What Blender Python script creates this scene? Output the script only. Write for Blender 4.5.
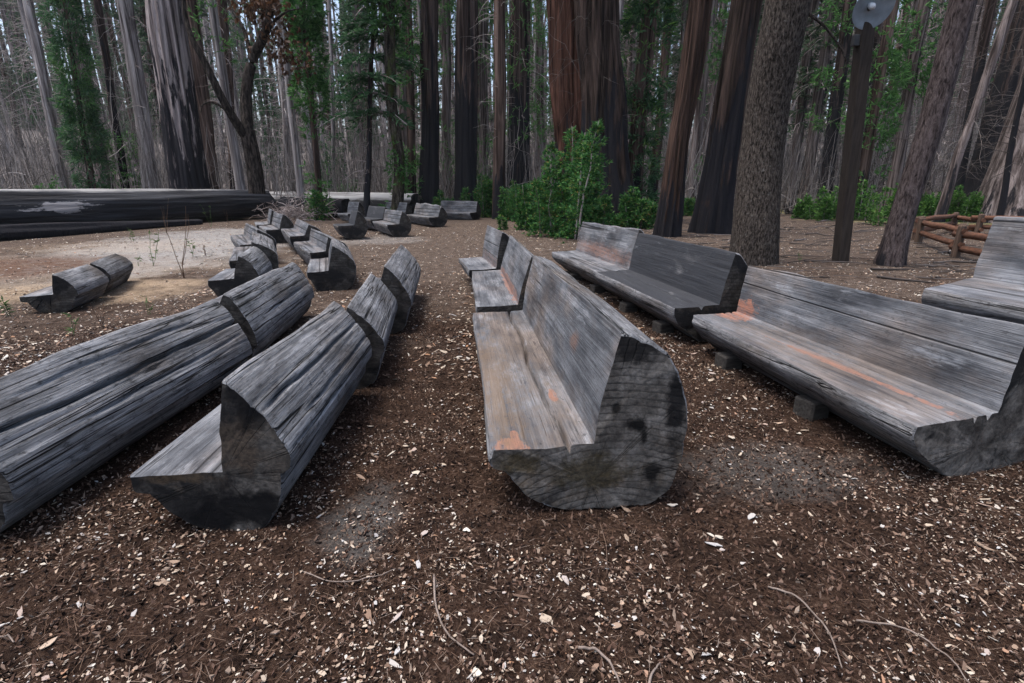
import bpy, math, random
import numpy as np

for o in list(bpy.data.objects):
    bpy.data.objects.remove(o)
SC = bpy.context.scene
COL = SC.collection
R = math.radians
# ------------------------------------------------------------------ camera, light, exposure
CAM_H, F_PX, HORIZON = 1.55, 512.0, 188.0
PITCH = math.atan((341.5 - HORIZON) / F_PX)
cd = bpy.data.cameras.new('camera')
cam = bpy.data.objects.new('camera', cd)
COL.objects.link(cam)
cam.location = (0, 0, CAM_H)
cam.rotation_euler = (math.pi / 2 - PITCH, 0, 0)
cd.sensor_width = 36.0
cd.lens = 36.0 * F_PX / 1024.0
cd.clip_start, cd.clip_end = 0.05, 2000
SC.camera = cam

SUN_EL, SUN_AZ = R(74), R(-100)          # azimuth measured from +Y towards +X
w = bpy.data.worlds.new('World')
SC.world = w
w.use_nodes = True
wn = w.node_tree
sky = wn.nodes.new('ShaderNodeTexSky')
sky.sky_type = 'NISHITA'
sky.sun_disc = False
sky.sun_elevation = SUN_EL
sky.sun_rotation = SUN_AZ
sky.air_density = 1.0
sky.dust_density = 4.0
sky.ozone_density = 0.4
wn.links.new(sky.outputs[0], wn.nodes['Background'].inputs[0])
wn.nodes['Background'].inputs[1].default_value = 0.125
sl = bpy.data.lights.new('sun', 'SUN')
sl.energy = 1.3
sl.angle = R(22)
sl.color = (1.0, 0.985, 0.975)
sun = bpy.data.objects.new('sun', sl)
COL.objects.link(sun)
sun.rotation_euler = (math.pi / 2 - SUN_EL, 0, -SUN_AZ + math.pi) if False else (0, 0, 0)
from mathutils import Vector
sd = Vector((math.sin(SUN_AZ) * math.cos(SUN_EL), math.cos(SUN_AZ) * math.cos(SUN_EL), math.sin(SUN_EL)))
sun.rotation_euler = sd.to_track_quat('Z', 'Y').to_euler()
SC.view_settings.view_transform = 'Standard'
SC.view_settings.look = 'None'
SC.view_settings.exposure = 1.3
SC.view_settings.gamma = 1.0
SC.render.engine = 'CYCLES'
SC.cycles.max_bounces = 5
SC.cycles.diffuse_bounces = 3
SC.cycles.transparent_max_bounces = 6

# ------------------------------------------------------------------ helpers
def rng(s):
    return np.random.default_rng(s)

def hash3(ix, iy, iz, seed):
    h = (ix * 374761393 + iy * 668265263 + iz * 2147483647 + seed * 1274126177) & 0xFFFFFFFF
    h = ((h ^ (h >> 13)) * 1274126177) & 0xFFFFFFFF
    h = h ^ (h >> 16)
    return (h & 0xFFFFFF) / float(0xFFFFFF)

def vnoise(x, y, z=0.0, seed=0):
    """value noise in -1..1 on arrays"""
    x, y, z = np.broadcast_arrays(np.asarray(x, float), np.asarray(y, float), np.asarray(z, float))
    ix, iy, iz = (np.floor(v).astype(np.int64) for v in (x, y, z))
    fx, fy, fz = x - ix, y - iy, z - iz
    fx, fy, fz = (v * v * (3 - 2 * v) for v in (fx, fy, fz))
    r = 0
    for a in (0, 1):
        wx = fx if a else 1 - fx
        for b in (0, 1):
            wy = fy if b else 1 - fy
            for c in (0, 1):
                wz = fz if c else 1 - fz
                r = r + wx * wy * wz * hash3(ix + a, iy + b, iz + c, seed)
    return r * 2 - 1

def fbm(x, y, z=0.0, seed=0, oct=3, gain=0.5):
    r, a, f = 0, 1.0, 1.0
    for i in range(oct):
        r = r + a * vnoise(np.asarray(x) * f, np.asarray(y) * f, np.asarray(z) * f, seed + i * 17)
        a *= gain
        f *= 2.03
    return r

def unproj(u, v, z=0.0):
    """the place in the world seen at a photo pixel, at height z"""
    X, U = (u - 512) / F_PX, -(v - 341.5) / F_PX
    d = (X, math.cos(PITCH) + U * math.sin(PITCH), -math.sin(PITCH) + U * math.cos(PITCH))
    t = (z - CAM_H) / d[2]
    return d[0] * t, d[1] * t

def at_depth(u, v, Y):
    X, U = (u - 512) / F_PX, -(v - 341.5) / F_PX
    d = (X, math.cos(PITCH) + U * math.sin(PITCH), -math.sin(PITCH) + U * math.cos(PITCH))
    t = Y / d[1]
    return np.array([d[0] * t, Y, CAM_H + d[2] * t])

class MB:
    """collects vertices and faces and links them as ONE mesh object"""
    def __init__(self):
        self.v, self.f, self.n = [], [], 0
    def add(self, verts, faces, mat=0, smooth=True):
        verts = np.asarray(verts, float).reshape(-1, 3)
        faces = np.asarray(faces, np.int64)
        if len(faces):
            self.f.append((faces + self.n, mat, smooth))
        self.v.append(verts)
        self.n += len(verts)
    def build(self, name, mats, parent=None, loc=None):
        me = bpy.data.meshes.new(name)
        V = np.concatenate(self.v) if self.v else np.zeros((0, 3))
        me.vertices.add(len(V))
        me.vertices.foreach_set('co', V.ravel().astype(np.float32))
        loops = np.concatenate([f.ravel() for f, m, s in self.f])
        tot = np.concatenate([np.full(len(f), f.shape[1]) for f, m, s in self.f])
        mi = np.concatenate([np.full(len(f), m) for f, m, s in self.f])
        sm = np.concatenate([np.full(len(f), s) for f, m, s in self.f])
        start = np.concatenate([[0], np.cumsum(tot)[:-1]])
        me.loops.add(len(loops))
        me.loops.foreach_set('vertex_index', loops.astype(np.int32))
        me.polygons.add(len(tot))
        me.polygons.foreach_set('loop_start', start.astype(np.int32))
        me.polygons.foreach_set('loop_total', tot.astype(np.int32))
        me.polygons.foreach_set('material_index', mi.astype(np.int32))
        me.polygons.foreach_set('use_smooth', sm.astype(bool))
        me.update(calc_edges=True)
        me.validate()
        for m in (mats if isinstance(mats, (list, tuple)) else [mats]):
            me.materials.append(m)
        o = bpy.data.objects.new(name, me)
        COL.objects.link(o)
        if parent is not None:
            o.parent = parent
        if loc is not None:
            o.location = loc
        return o

def tag(o, label=None, cat=None, group=None, kind=None):
    if label: o['label'] = label
    if cat: o['category'] = cat
    if group: o['group'] = group
    if kind: o['kind'] = kind
    return o

def empty(name, loc, rz=0.0):
    o = bpy.data.objects.new(name, None)
    o.empty_display_size = 0.2
    COL.objects.link(o)
    o.location = loc
    o.rotation_euler = (0, 0, rz)
    return o

def copy_tree(root, loc, rz, scale, label=None, group=None):
    r = root.copy()
    COL.objects.link(r)
    r.location, r.rotation_euler, r.scale = loc, (root.rotation_euler[0], root.rotation_euler[1], rz), (scale,) * 3
    if label: r['label'] = label
    if group: r['group'] = group
    for ch in list(root.children):
        c = ch.copy()
        COL.objects.link(c)
        c.parent = r
        for g in list(ch.children):
            d = g.copy()
            COL.objects.link(d)
            d.parent = c
    return r

def tubes(mb, P, rad, sides=5, mat=0, cap=False):
    """P [T,N,3] polylines, rad [T,N]: adds T tubes"""
    P = np.asarray(P, float)
    rad = np.asarray(rad, float)
    T, N, _ = P.shape
    d = np.gradient(P, axis=1)
    d /= np.linalg.norm(d, axis=2, keepdims=True) + 1e-9
    ref = np.where(np.abs(d[..., 2:3]) > 0.9, np.array([1.0, 0, 0]), np.array([0, 0, 1.0]))
    a = np.cross(d, ref)
    a /= np.linalg.norm(a, axis=2, keepdims=True) + 1e-9
    b = np.cross(d, a)
    th = np.arange(sides) * 2 * math.pi / sides
    V = P[:, :, None, :] + rad[:, :, None, None] * (np.cos(th)[None, None, :, None] * a[:, :, None, :] + np.sin(th)[None, None, :, None] * b[:, :, None, :])
    idx = np.arange(T * N * sides).reshape(T, N, sides)
    nx = np.roll(idx, -1, axis=2)
    q = np.stack([idx[:, :-1], nx[:, :-1], nx[:, 1:], idx[:, 1:]], -1).reshape(-1, 4)
    mb.add(V.reshape(-1, 3), q, mat)
    if cap:
        off = mb.n - T * N * sides
        c0 = idx[:, 0, ::-1] + off - mb.n
        c1 = idx[:, -1, :] + off - mb.n
        mb.f.append((np.concatenate([c0, c1]) + mb.n, mat, False))

def bez_paths(p0, d0, length, droop, N, r, wob=0.0):
    """T curved polylines starting at p0 along d0"""
    T = len(p0)
    t = np.linspace(0, 1, N)[None, :, None]
    P = p0[:, None, :] + d0[:, None, :] * length[:, None, None] * t
    P[:, :, 2] -= (droop * length)[:, None] * (t[..., 0] ** 2)
    if wob:
        P = P + np.cumsum(r.normal(0, wob, (T, N, 3)), axis=1) * length[:, None, None] * (t > 0)
    return P

def sprays(mb, P, D, r, per=5, length=0.3, width=0.07, spread=0.7, droop=0.25, mat=0):
    """leafy sprigs: at each point P narrow leaf quads fanned about D"""
    N = len(P)
    n = N * per
    p = np.repeat(P, per, 0)
    d = np.repeat(D, per, 0) + r.normal(0, spread, (n, 3))
    d[:, 2] -= droop
    d /= np.linalg.norm(d, axis=1, keepdims=True) + 1e-9
    L = length * r.uniform(0.5, 1.3, n)[:, None]
    W = width * r.uniform(0.6, 1.3, n)[:, None]
    up = r.normal(0, 1, (n, 3)) * 0.6 + np.array([0, 0, 1.0])
    s = np.cross(d, up)
    s /= np.linalg.norm(s, axis=1, keepdims=True) + 1e-9
    nn = np.cross(s, d)
    a = p
    b1 = p + d * L * 0.45 + s * W * 0.5 + nn * L * 0.06
    b2 = p + d * L * 0.45 - s * W * 0.5 + nn * L * 0.06
    c = p + d * L
    V = np.stack([a, b1, c, b2], 1).reshape(-1, 3)
    F = np.arange(n * 4).reshape(-1, 4)
    mb.add(V, F, mat, False)

# ------------------------------------------------------------------ materials
class NT:
    def __init__(self, name, rough=0.9, spec=0.2):
        self.m = bpy.data.materials.new(name)
        self.m.use_nodes = True
        self.t = self.m.node_tree
        self.b = self.t.nodes['Principled BSDF']
        self.b.inputs['Roughness'].default_value = rough
        self.b.inputs['Specular IOR Level'].default_value = spec
    def n(self, typ, **kw):
        nd = self.t.nodes.new('ShaderNode' + typ)
        for k, v in kw.items():
            setattr(nd, k, v)
        return nd
    def l(self, a, b):
        self.t.links.new(a, b)
    def coord(self, which='Object'):
        return self.n('TexCoord').outputs[which]
    def map(self, src, scale=(1, 1, 1), loc=(0, 0, 0), rot=(0, 0, 0)):
        m = self.n('Mapping')
        m.inputs['Scale'].default_value = scale
        m.inputs['Location'].default_value = loc
        m.inputs['Rotation'].default_value = rot
        self.l(src, m.inputs['Vector'])
        return m.outputs[0]
    def noise(self, src, scale=5, detail=4, rough=0.55, dist=0.0):
        t = self.n('TexNoise')
        t.inputs['Scale'].default_value = scale
        t.inputs['Detail'].default_value = detail
        t.inputs['Roughness'].default_value = rough
        t.inputs['Distortion'].default_value = dist
        self.l(src, t.inputs['Vector'])
        return t.outputs[0]
    def vor(self, src, scale=5, feature='F1'):
        t = self.n('TexVoronoi', feature=feature)
        t.inputs['Scale'].default_value = scale
        self.l(src, t.inputs['Vector'])
        return t
    def ramp(self, src, stops):
        r = self.n('ValToRGB')
        e = r.color_ramp.elements
        while len(e) < len(stops):
            e.new(0.5)
        for i, (p, c) in enumerate(stops):
            e[i].position = p
            c = (c, c, c) if isinstance(c, (int, float)) else c
            e[i].color = (*c, 1)
        self.l(src, r.inputs[0])
        return r.outputs[0]
    def mix(self, fac, a, b, mode='MIX'):
        m = self.n('Mix', data_type='RGBA', blend_type=mode)
        for s, v in ((0, fac), (6, a), (7, b)):
            if isinstance(v, (int, float)):
                m.inputs[s].default_value = v
            elif isinstance(v, tuple):
                m.inputs[s].default_value = (*v, 1)
            else:
                self.l(v, m.inputs[s])
        return m.outputs[2]
    def math(self, op, a, b=0.0, c=0.0):
        m = self.n('Math', operation=op)
        for i, v in enumerate((a, b, c)):
            if isinstance(v, (int, float)):
                m.inputs[i].default_value = v
            else:
                self.l(v, m.inputs[i])
        return m.outputs[0]
    def blob(self, src, c, r, wob, amt=0.5, e0=0.85, e1=1.05):
        """1 inside a ragged ellipsoid patch, 0 outside"""
        v = self.n('VectorMath', operation='SUBTRACT')
        self.l(src, v.inputs[0]); v.inputs[1].default_value = c
        d = self.n('VectorMath', operation='DIVIDE')
        self.l(v.outputs[0], d.inputs[0]); d.inputs[1].default_value = r
        ln = self.n('VectorMath', operation='LENGTH')
        self.l(d.outputs[0], ln.inputs[0])
        s = self.math('ADD', ln.outputs['Value'], self.math('MULTIPLY', self.math('SUBTRACT', wob, 0.5), amt * 2))
        k = self.math('MULTIPLY', s, 0.5)
        return self.ramp(k, [(e0 / 2, 1.0), (e1 / 2, 0.0)])
    def bump(self, h, strength=0.5, dist=0.02, prev=None):
        b = self.n('Bump')
        b.inputs['Strength'].default_value = strength
        b.inputs['Distance'].default_value = dist
        self.l(h, b.inputs['Height'])
        if prev is not None:
            self.l(prev, b.inputs['Normal'])
        return b.outputs[0]
    def done(self, col, nrm=None, rough=None):
        self.l(col, self.b.inputs['Base Color']) if not isinstance(col, tuple) else None
        if isinstance(col, tuple):
            self.b.inputs['Base Color'].default_value = (*col, 1)
        if nrm is not None:
            self.l(nrm, self.b.inputs['Normal'])
        if rough is not None:
            self.l(rough, self.b.inputs['Roughness'])
        return self.m

def wood_face(name, tone=1.0, patches=(), brown=0.35, char=0.45, off=0.0, cs=0.0, lines=1.0):
    t = NT(name, 0.72, 0.22)
    co = t.map(t.coord(), loc=(off, off * 1.7, off * 0.6))
    oc = t.coord()
    g0 = t.noise(t.map(co, (30, 0.7, 30)), 1.0, 8, 0.66, 0.25)
    g1 = t.noise(t.map(co, (5, 1.6, 5), (2, 2, 9)), 1.0, 6, 0.62)
    grain = t.math('ADD', t.math('MULTIPLY', g0, 0.36), t.math('MULTIPLY', g1, 0.64))
    fine = t.noise(t.map(co, (150, 3.0, 150)), 1.0, 4, 0.62)
    speck = t.noise(t.map(co, (34, 16, 34)), 1.0, 5, 0.7)
    stain = t.noise(t.map(co, (2.4, 0.9, 2.4)), 1.0, 6, 0.64)
    crk = t.noise(t.map(co, (1.5, 0.03, 1.5)), 1.0, 2, 0.5, 0.04)
    k = tone
    fis = t.noise(t.map(co, (55, 1.6, 55), (1, 4, 2)), 1.0, 4, 0.6, 0.2)
    c = t.ramp(grain, [(0.36, (0.036 * k, 0.039 * k, 0.046 * k)), (0.46, (0.110 * k, 0.117 * k, 0.130 * k)),
                       (0.55, (0.190 * k, 0.197 * k, 0.212 * k)), (0.68, (0.33 * k, 0.34 * k, 0.36 * k))])
    c = t.mix(t.math('MULTIPLY', t.ramp(stain, [(0.44, 0.0), (0.58, 1.0)]), brown), c, t.ramp(grain, [(0.36, (0.055 * k, 0.036 * k, 0.024 * k)), (0.62, (0.23 * k, 0.155 * k, 0.10 * k))]))
    dk = t.noise(t.map(co, (3.6, 1.5, 3.6), (3, 5, 1)), 1.0, 7, 0.72)
    c = t.mix(t.math('MULTIPLY', t.ramp(dk, [(0.50 - cs, 0.0), (0.60 - cs, 1.0)]), char), c, t.mix(g0, (0.010, 0.011, 0.013), (0.060, 0.064, 0.074)))
    lt = t.noise(t.map(co, (6, 1.2, 6), (8, 1, 6)), 1.0, 7, 0.74)
    c = t.mix(t.ramp(lt, [(0.57 + cs * 0.2, 0.0), (0.68 + cs * 0.2, 0.6)]), c, (0.40 * k, 0.42 * k, 0.45 * k))
    c = t.mix(t.ramp(fine, [(0.34, 0.55), (0.56, 0.0)]), c, (0.040 * k, 0.040 * k, 0.043 * k))
    c = t.mix(t.ramp(fis, [(0.30, 0.9), (0.36, 0.0)]), c, (0.012, 0.012, 0.013))
    c = t.mix(t.ramp(speck, [(0.30, 0.7), (0.42, 0.0)]), c, (0.025, 0.024, 0.025))
    line = t.ramp(t.math('ABSOLUTE', t.math('SUBTRACT', crk, 0.5)), [(0.0, 1.0), (0.006, 0.0)])
    line = t.math('MULTIPLY', line, lines)
    c = t.mix(t.math('MULTIPLY', line, 0.9), c, (0.012, 0.011, 0.011))
    wob = t.noise(t.map(oc, (16, 7, 16)), 1.0, 6, 0.7)
    for pt in patches:
        pc, pr, pcol = pt[:3]
        st = pt[3] if len(pt) > 3 else 0.9
        soft = len(pt) > 4
        m = t.blob(oc, pc, pr, wob, 1.3, 0.3 if soft else 0.85, 1.3 if soft else 1.0)
        c = t.mix(t.math('MULTIPLY', m, t.ramp(t.math('ADD', t.math('MULTIPLY', g0, 0.5), t.math('MULTIPLY', speck, 0.5)), [(0.38, 0.0), (0.52, st)])), c, t.mix(g0, tuple(0.55 * q for q in pcol), tuple(1.25 * q for q in pcol)))
    h = t.math('ADD', t.math('MULTIPLY', g0, 0.7), t.math('MULTIPLY', fine, 0.4))
    h = t.math('SUBTRACT', t.math('ADD', h, t.math('MULTIPLY', speck, 0.25)), t.math('MULTIPLY', line, 1.0))
    return t.done(c, t.bump(h, 0.85, 0.014), t.ramp(grain, [(0.3, 0.6), (0.7, 0.82)]))

def wood_outer(name, tone=1.0, off=0.0, dark=0.5):
    t = NT(name, 0.88, 0.12)
    co = t.map(t.coord(), loc=(off, off * 1.3, off))
    g0 = t.noise(t.map(co, (34, 0.9, 34)), 1.0, 8, 0.70, 0.3)
    g1 = t.noise(t.map(co, (5, 1.4, 5), (6, 3, 1)), 1.0, 6, 0.64)
    grain = t.math('ADD', t.math('MULTIPLY', g0, 0.5), t.math('MULTIPLY', g1, 0.5))
    fine = t.noise(t.map(co, (130, 4, 130)), 1.0, 4, 0.65)
    plate = t.noise(t.map(co, (4, 1.1, 4)), 1.0, 6, 0.68, 0.3)
    speck = t.noise(t.map(co, (30, 14, 30)), 1.0, 5, 0.7)
    crk = t.noise(t.map(co, (8, 0.14, 8)), 1.0, 3, 0.5, 0.2)
    k = tone
    c = t.ramp(grain, [(0.34, (0.050 * k, 0.050 * k, 0.053 * k)), (0.45, (0.150 * k, 0.153 * k, 0.161 * k)), (0.54, (0.25 * k, 0.254 * k, 0.265 * k)), (0.66, (0.42 * k, 0.427 * k, 0.445 * k))])
    c = t.mix(t.math('MULTIPLY', t.ramp(plate, [(0.44, 0.0), (0.64, 1.0)]), dark), c, t.mix(grain, (0.016, 0.015, 0.015), (0.075, 0.070, 0.068)))
    warm = t.noise(t.map(co, (1.8, 0.8, 1.8), (7, 2, 4)), 1.0, 5, 0.64)
    c = t.mix(t.math('MULTIPLY', t.ramp(warm, [(0.48, 0.0), (0.66, 1.0)]), 0.55), c, t.ramp(grain, [(0.3, (0.045 * k, 0.030 * k, 0.020 * k)), (0.7, (0.20 * k, 0.145 * k, 0.095 * k))]))
    fis = t.noise(t.map(co, (46, 1.5, 46), (1, 4, 2)), 1.0, 4, 0.6, 0.25)
    c = t.mix(t.ramp(fis, [(0.32, 0.95), (0.385, 0.0)]), c, (0.010, 0.010, 0.011))
    c = t.mix(t.ramp(speck, [(0.32, 0.75), (0.46, 0.0)]), c, (0.022, 0.021, 0.021))
    c = t.mix(t.ramp(fine, [(0.34, 0.6), (0.58, 0.0)]), c, (0.026, 0.025, 0.026))
    line = t.ramp(t.math('ABSOLUTE', t.math('SUBTRACT', crk, 0.5)), [(0.0, 1.0), (0.012, 0.0)])
    c = t.mix(t.math('MULTIPLY', line, 0.95), c, (0.008, 0.008, 0.008))
    h = t.math('SUBTRACT', t.math('ADD', t.math('ADD', grain, t.math('MULTIPLY', fine, 0.4)), t.math('MULTIPLY', plate, 0.5)), t.math('MULTIPLY', line, 1.1))
    return t.done(c, t.bump(h, 0.9, 0.02))

def wood_end(name, off=0.0, pith=(0, 0, 0.15), tone=1.0, black=0.5, saw_amt=1.0, patches=()):
    """sawn log end: faint arcs left by the saw, cracks from the heart, dark scorched blotches"""
    t = NT(name, 0.85, 0.12)
    oc = t.coord()
    co = t.map(oc, loc=(off, off, off))
    def wave(sc, dist, loc, det=3.0):
        wv = t.n('TexWave', wave_type='RINGS', rings_direction='SPHERICAL', wave_profile='SAW')
        wv.inputs['Scale'].default_value = sc
        wv.inputs['Distortion'].default_value = dist
        wv.inputs['Detail'].default_value = det
        wv.inputs['Detail Scale'].default_value = 1.2
        t.l(t.map(oc, (1, 0.0, 1), loc), wv.inputs['Vector'])
        return wv.outputs[0]
    saw = wave(8.5, 2.2, (-0.1, 0, 0.55))
    bl = t.noise(t.map(co, (2.6, 2.6, 2.6)), 1.0, 6, 0.66, 0.3)
    md = t.noise(t.map(co, (9, 9, 9)), 1.0, 5, 0.65)
    fi = t.noise(t.map(co, (45, 45, 45)), 1.0, 4, 0.65)
    k = tone
    c = t.ramp(md, [(0.30, (0.022 * k, 0.019 * k, 0.017 * k)), (0.5, (0.068 * k, 0.061 * k, 0.054 * k)), (0.7, (0.13 * k, 0.119 * k, 0.108 * k))])
    lines = t.math('MULTIPLY', t.ramp(saw, [(0.0, 0.9), (0.32, 0.0), (0.95, 0.0), (1.0, 0.5)]), t.ramp(t.noise(t.map(co, (2, 2, 2), (2, 7, 1)), 1.0, 4, 0.6), [(0.32, 0.1), (0.56, 1.0)]))
    c = t.mix(t.math('MULTIPLY', lines, saw_amt), c, (0.020, 0.019, 0.018))
    wm = t.noise(t.map(co, (2.4, 2.4, 2.4), (4, 4, 4)), 1.0, 5, 0.62)
    c = t.mix(t.ramp(wm, [(0.54, 0.0), (0.68, 0.6)]), c, (0.085 * k, 0.058 * k, 0.034 * k))
    c = t.mix(t.ramp(bl, [(0.60 - 0.2 * black, 0.0), (0.70 - 0.2 * black, 0.95)]), c, t.mix(fi, (0.006, 0.006, 0.007), (0.024, 0.023, 0.023)))
    for (pc, pr, pcol, st) in patches:
        c = t.mix(t.math('MULTIPLY', t.blob(oc, pc, pr, md, 1.2, 0.55, 1.2), st), c, t.mix(fi, tuple(0.4 * q for q in pcol), tuple(1.4 * q for q in pcol)))
    c = t.mix(t.ramp(fi, [(0.35, 0.45), (0.55, 0.0)]), c, (0.014, 0.013, 0.013))
    vs = t.n('VectorMath', operation='NORMALIZE')
    t.l(t.map(oc, (1, 0, 1), (-pith[0], 0, -pith[2])), vs.inputs[0])
    crk = t.noise(t.map(vs.outputs[0], (1, 1, 1), (off, 0, 3)), 3.2, 2, 0.5, 0.0)
    crk = t.math('ADD', crk, t.math('MULTIPLY', t.math('SUBTRACT', md, 0.5), 0.05))
    cl = t.ramp(t.math('ABSOLUTE', t.math('SUBTRACT', crk, 0.5)), [(0.0, 1.0), (0.008, 0.0)])
    cl = t.math('MULTIPLY', cl, t.ramp(wm, [(0.42, 0.0), (0.56, 1.0)]))
    c = t.mix(cl, c, (0.004, 0.004, 0.004))
    h = t.math('SUBTRACT', t.math('ADD', t.math('MULTIPLY', md, 0.8), t.math('MULTIPLY', fi, 0.5)), t.math('MULTIPLY', lines, 0.12 * saw_amt))
    h = t.math('SUBTRACT', h, cl)
    return t.done(c, t.bump(h, 0.6, 0.014))

def bark(name, lo, hi, sx=7, sz=0.5, char=0.0, charcol=(0.010, 0.010, 0.012), patch=0.0, patchcol=(0.3, 0.28, 0.27), char_h=0.0, moss=0.0, off=0.0, dist=0.05, fleck=0.0, cscale=(2.6, 0.28)):
    """furrowed bark, z along the trunk; char = scorched black plates, more of them below char_h"""
    t = NT(name, 0.95, 0.08)
    oc = t.coord()
    co = t.map(oc, loc=(off, off, off * 2))
    fur = t.noise(t.map(co, (sx, sx, sz)), 1.0, 6, 0.62, 0.5)
    fi = t.noise(t.map(co, (sx * 4, sx * 4, sz * 5)), 1.0, 4, 0.6)
    c = t.ramp(fur, [(0.36, tuple(x * 0.22 for x in lo)), (0.46, lo), (0.64, hi)])
    c = t.mix(t.ramp(fi, [(0.35, 0.5), (0.6, 0.0)]), c, tuple(x * 0.4 for x in lo))
    if patch:
        pn = t.noise(t.map(co, (2.2, 2.2, 0.28), (3, 8, 2)), 1.0, 5, 0.62)
        c = t.mix(t.ramp(pn, [(0.62 - patch * 0.3, 0.0), (0.66 - patch * 0.3, 1.0)]), c, t.mix(fur, tuple(x * 0.55 for x in patchcol), patchcol))
    if char:
        cn = t.noise(t.map(co, (cscale[0], cscale[0], cscale[1]), (1, 2, 3)), 1.0, 6, 0.68, 0.3)
        if char_h:
            s = t.n('SeparateXYZ')
            t.l(oc, s.inputs[0])
            hh = t.math('MULTIPLY', t.math('SUBTRACT', 1.0, t.math('DIVIDE', s.outputs[2], char_h)), 0.20)
            cn = t.math('ADD', cn, t.math('MAXIMUM', hh, -0.10))
        c = t.mix(t.ramp(cn, [(0.68 - char * 0.3, 0.0), (0.73 - char * 0.3, 0.97)]), c, t.mix(fi, charcol, tuple(x * 2.2 for x in charcol)))
    if fleck:
        fn = t.noise(t.map(co, (14, 14, 12), (9, 1, 2)), 1.0, 5, 0.7)
        c = t.mix(t.ramp(fn, [(0.60 - fleck * 0.06, 0.0), (0.70 - fleck * 0.06, 0.6)]), c, (0.17, 0.16, 0.148))
    if moss:
        mn = t.noise(t.map(co, (3, 3, 0.9), (5, 5, 5)), 1.0, 5, 0.65)
        c = t.mix(t.ramp(mn, [(0.6 - moss * 0.2, 0.0), (0.7 - moss * 0.2, 0.8)]), c, (0.05, 0.065, 0.018))
    h = t.math('ADD', t.math('MULTIPLY', fur, 1.0), t.math('MULTIPLY', fi, 0.3))
    return t.done(c, t.bump(h, 1.0, dist))

def leaf(name, stops, rough=0.6, trans=0.35):
    t = NT(name, rough, 0.25)
    g = t.n('NewGeometry')
    c = t.ramp(g.outputs['Random Per Island'], stops)
    t.done(c)
    tr = t.n('BsdfTranslucent')
    t.l(c, tr.inputs[0])
    mx = t.n('MixShader')
    mx.inputs[0].default_value = trans
    t.l(t.b.outputs[0], mx.inputs[1])
    t.l(tr.outputs[0], mx.inputs[2])
    t.l(mx.outputs[0], t.t.nodes['Material Output'].inputs[0])
    return t.m

def island(name, stops, rough=0.9):
    t = NT(name, rough, 0.15)
    g = t.n('NewGeometry')
    return t.done(t.ramp(g.outputs['Random Per Island'], stops))

def plain_noise(name, a, b, scale=6, rough=0.8, st=(1, 1, 1), bump=0.4):
    t = NT(name, rough, 0.25)
    n = t.noise(t.map(t.coord(), st), scale, 5, 0.6)
    return t.done(t.ramp(n, [(0.3, a), (0.7, b)]), t.bump(n, bump, 0.01))

ORANGE = (0.36, 0.165, 0.11)
M = {}
M['outer'] = wood_outer('weathered_log_side', 1.0)
M['outer_dark'] = wood_outer('weathered_log_side_dark', 0.8, 3.1, 0.75)
M['end'] = wood_end('sawn_log_end')
M['block'] = plain_noise('support_block_wood', (0.018, 0.016, 0.014), (0.065, 0.060, 0.055), 8, 0.9, (1, 6, 6))
M['twig'] = island('dead_twigs', [(0.0, (0.10, 0.078, 0.072)), (0.5, (0.24, 0.198, 0.188)), (1.0, (0.42, 0.37, 0.36))])
M['twig_dim'] = island('dim_twigs', [(0.0, (0.035, 0.029, 0.026)), (0.6, (0.085, 0.072, 0.066)), (1.0, (0.17, 0.15, 0.14))])
M['brush'] = island('brush_stems', [(0.0, (0.06, 0.054, 0.050)), (0.5, (0.17, 0.152, 0.142)), (1.0, (0.34, 0.315, 0.305))])
M['shrub'] = leaf('shrub_leaves', [(0.0, (0.025, 0.075, 0.020)), (0.5, (0.07, 0.19, 0.04)), (1.0, (0.17, 0.31, 0.07))])
M['twig_pale'] = island('pale_twigs', [(0.0, (0.15, 0.128, 0.118)), (0.6, (0.32, 0.285, 0.27)), (1.0, (0.48, 0.44, 0.42))])
M['needle'] = leaf('dark_needles', [(0.0, (0.020, 0.060, 0.026)), (0.5, (0.050, 0.125, 0.055)), (1.0, (0.095, 0.19, 0.085))])
M['sprout'] = leaf('fresh_sprouts', [(0.0, (0.028, 0.085, 0.024)), (0.5, (0.07, 0.19, 0.05)), (1.0, (0.13, 0.28, 0.08))])
M['bush'] = leaf('bush_leaves', [(0.0, (0.012, 0.045, 0.014)), (0.45, (0.034, 0.125, 0.032)), (0.8, (0.075, 0.22, 0.055)), (0.95, (0.16, 0.26, 0.06)), (1.0, (0.22, 0.14, 0.05))])
M['far_green'] = leaf('far_needles', [(0.0, (0.030, 0.060, 0.034)), (0.6, (0.070, 0.125, 0.070)), (1.0, (0.13, 0.18, 0.11))])
M['brown_leaf'] = leaf('dead_leaves', [(0.0, (0.035, 0.018, 0.010)), (0.6, (0.09, 0.045, 0.025)), (1.0, (0.14, 0.08, 0.045))])
M['weed'] = leaf('weed_leaves', [(0.0, (0.05, 0.09, 0.03)), (1.0, (0.13, 0.19, 0.07))])
M['dry_weed'] = leaf('dry_weed_stalks', [(0.0, (0.10, 0.06, 0.04)), (1.0, (0.20, 0.13, 0.09))])

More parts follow.
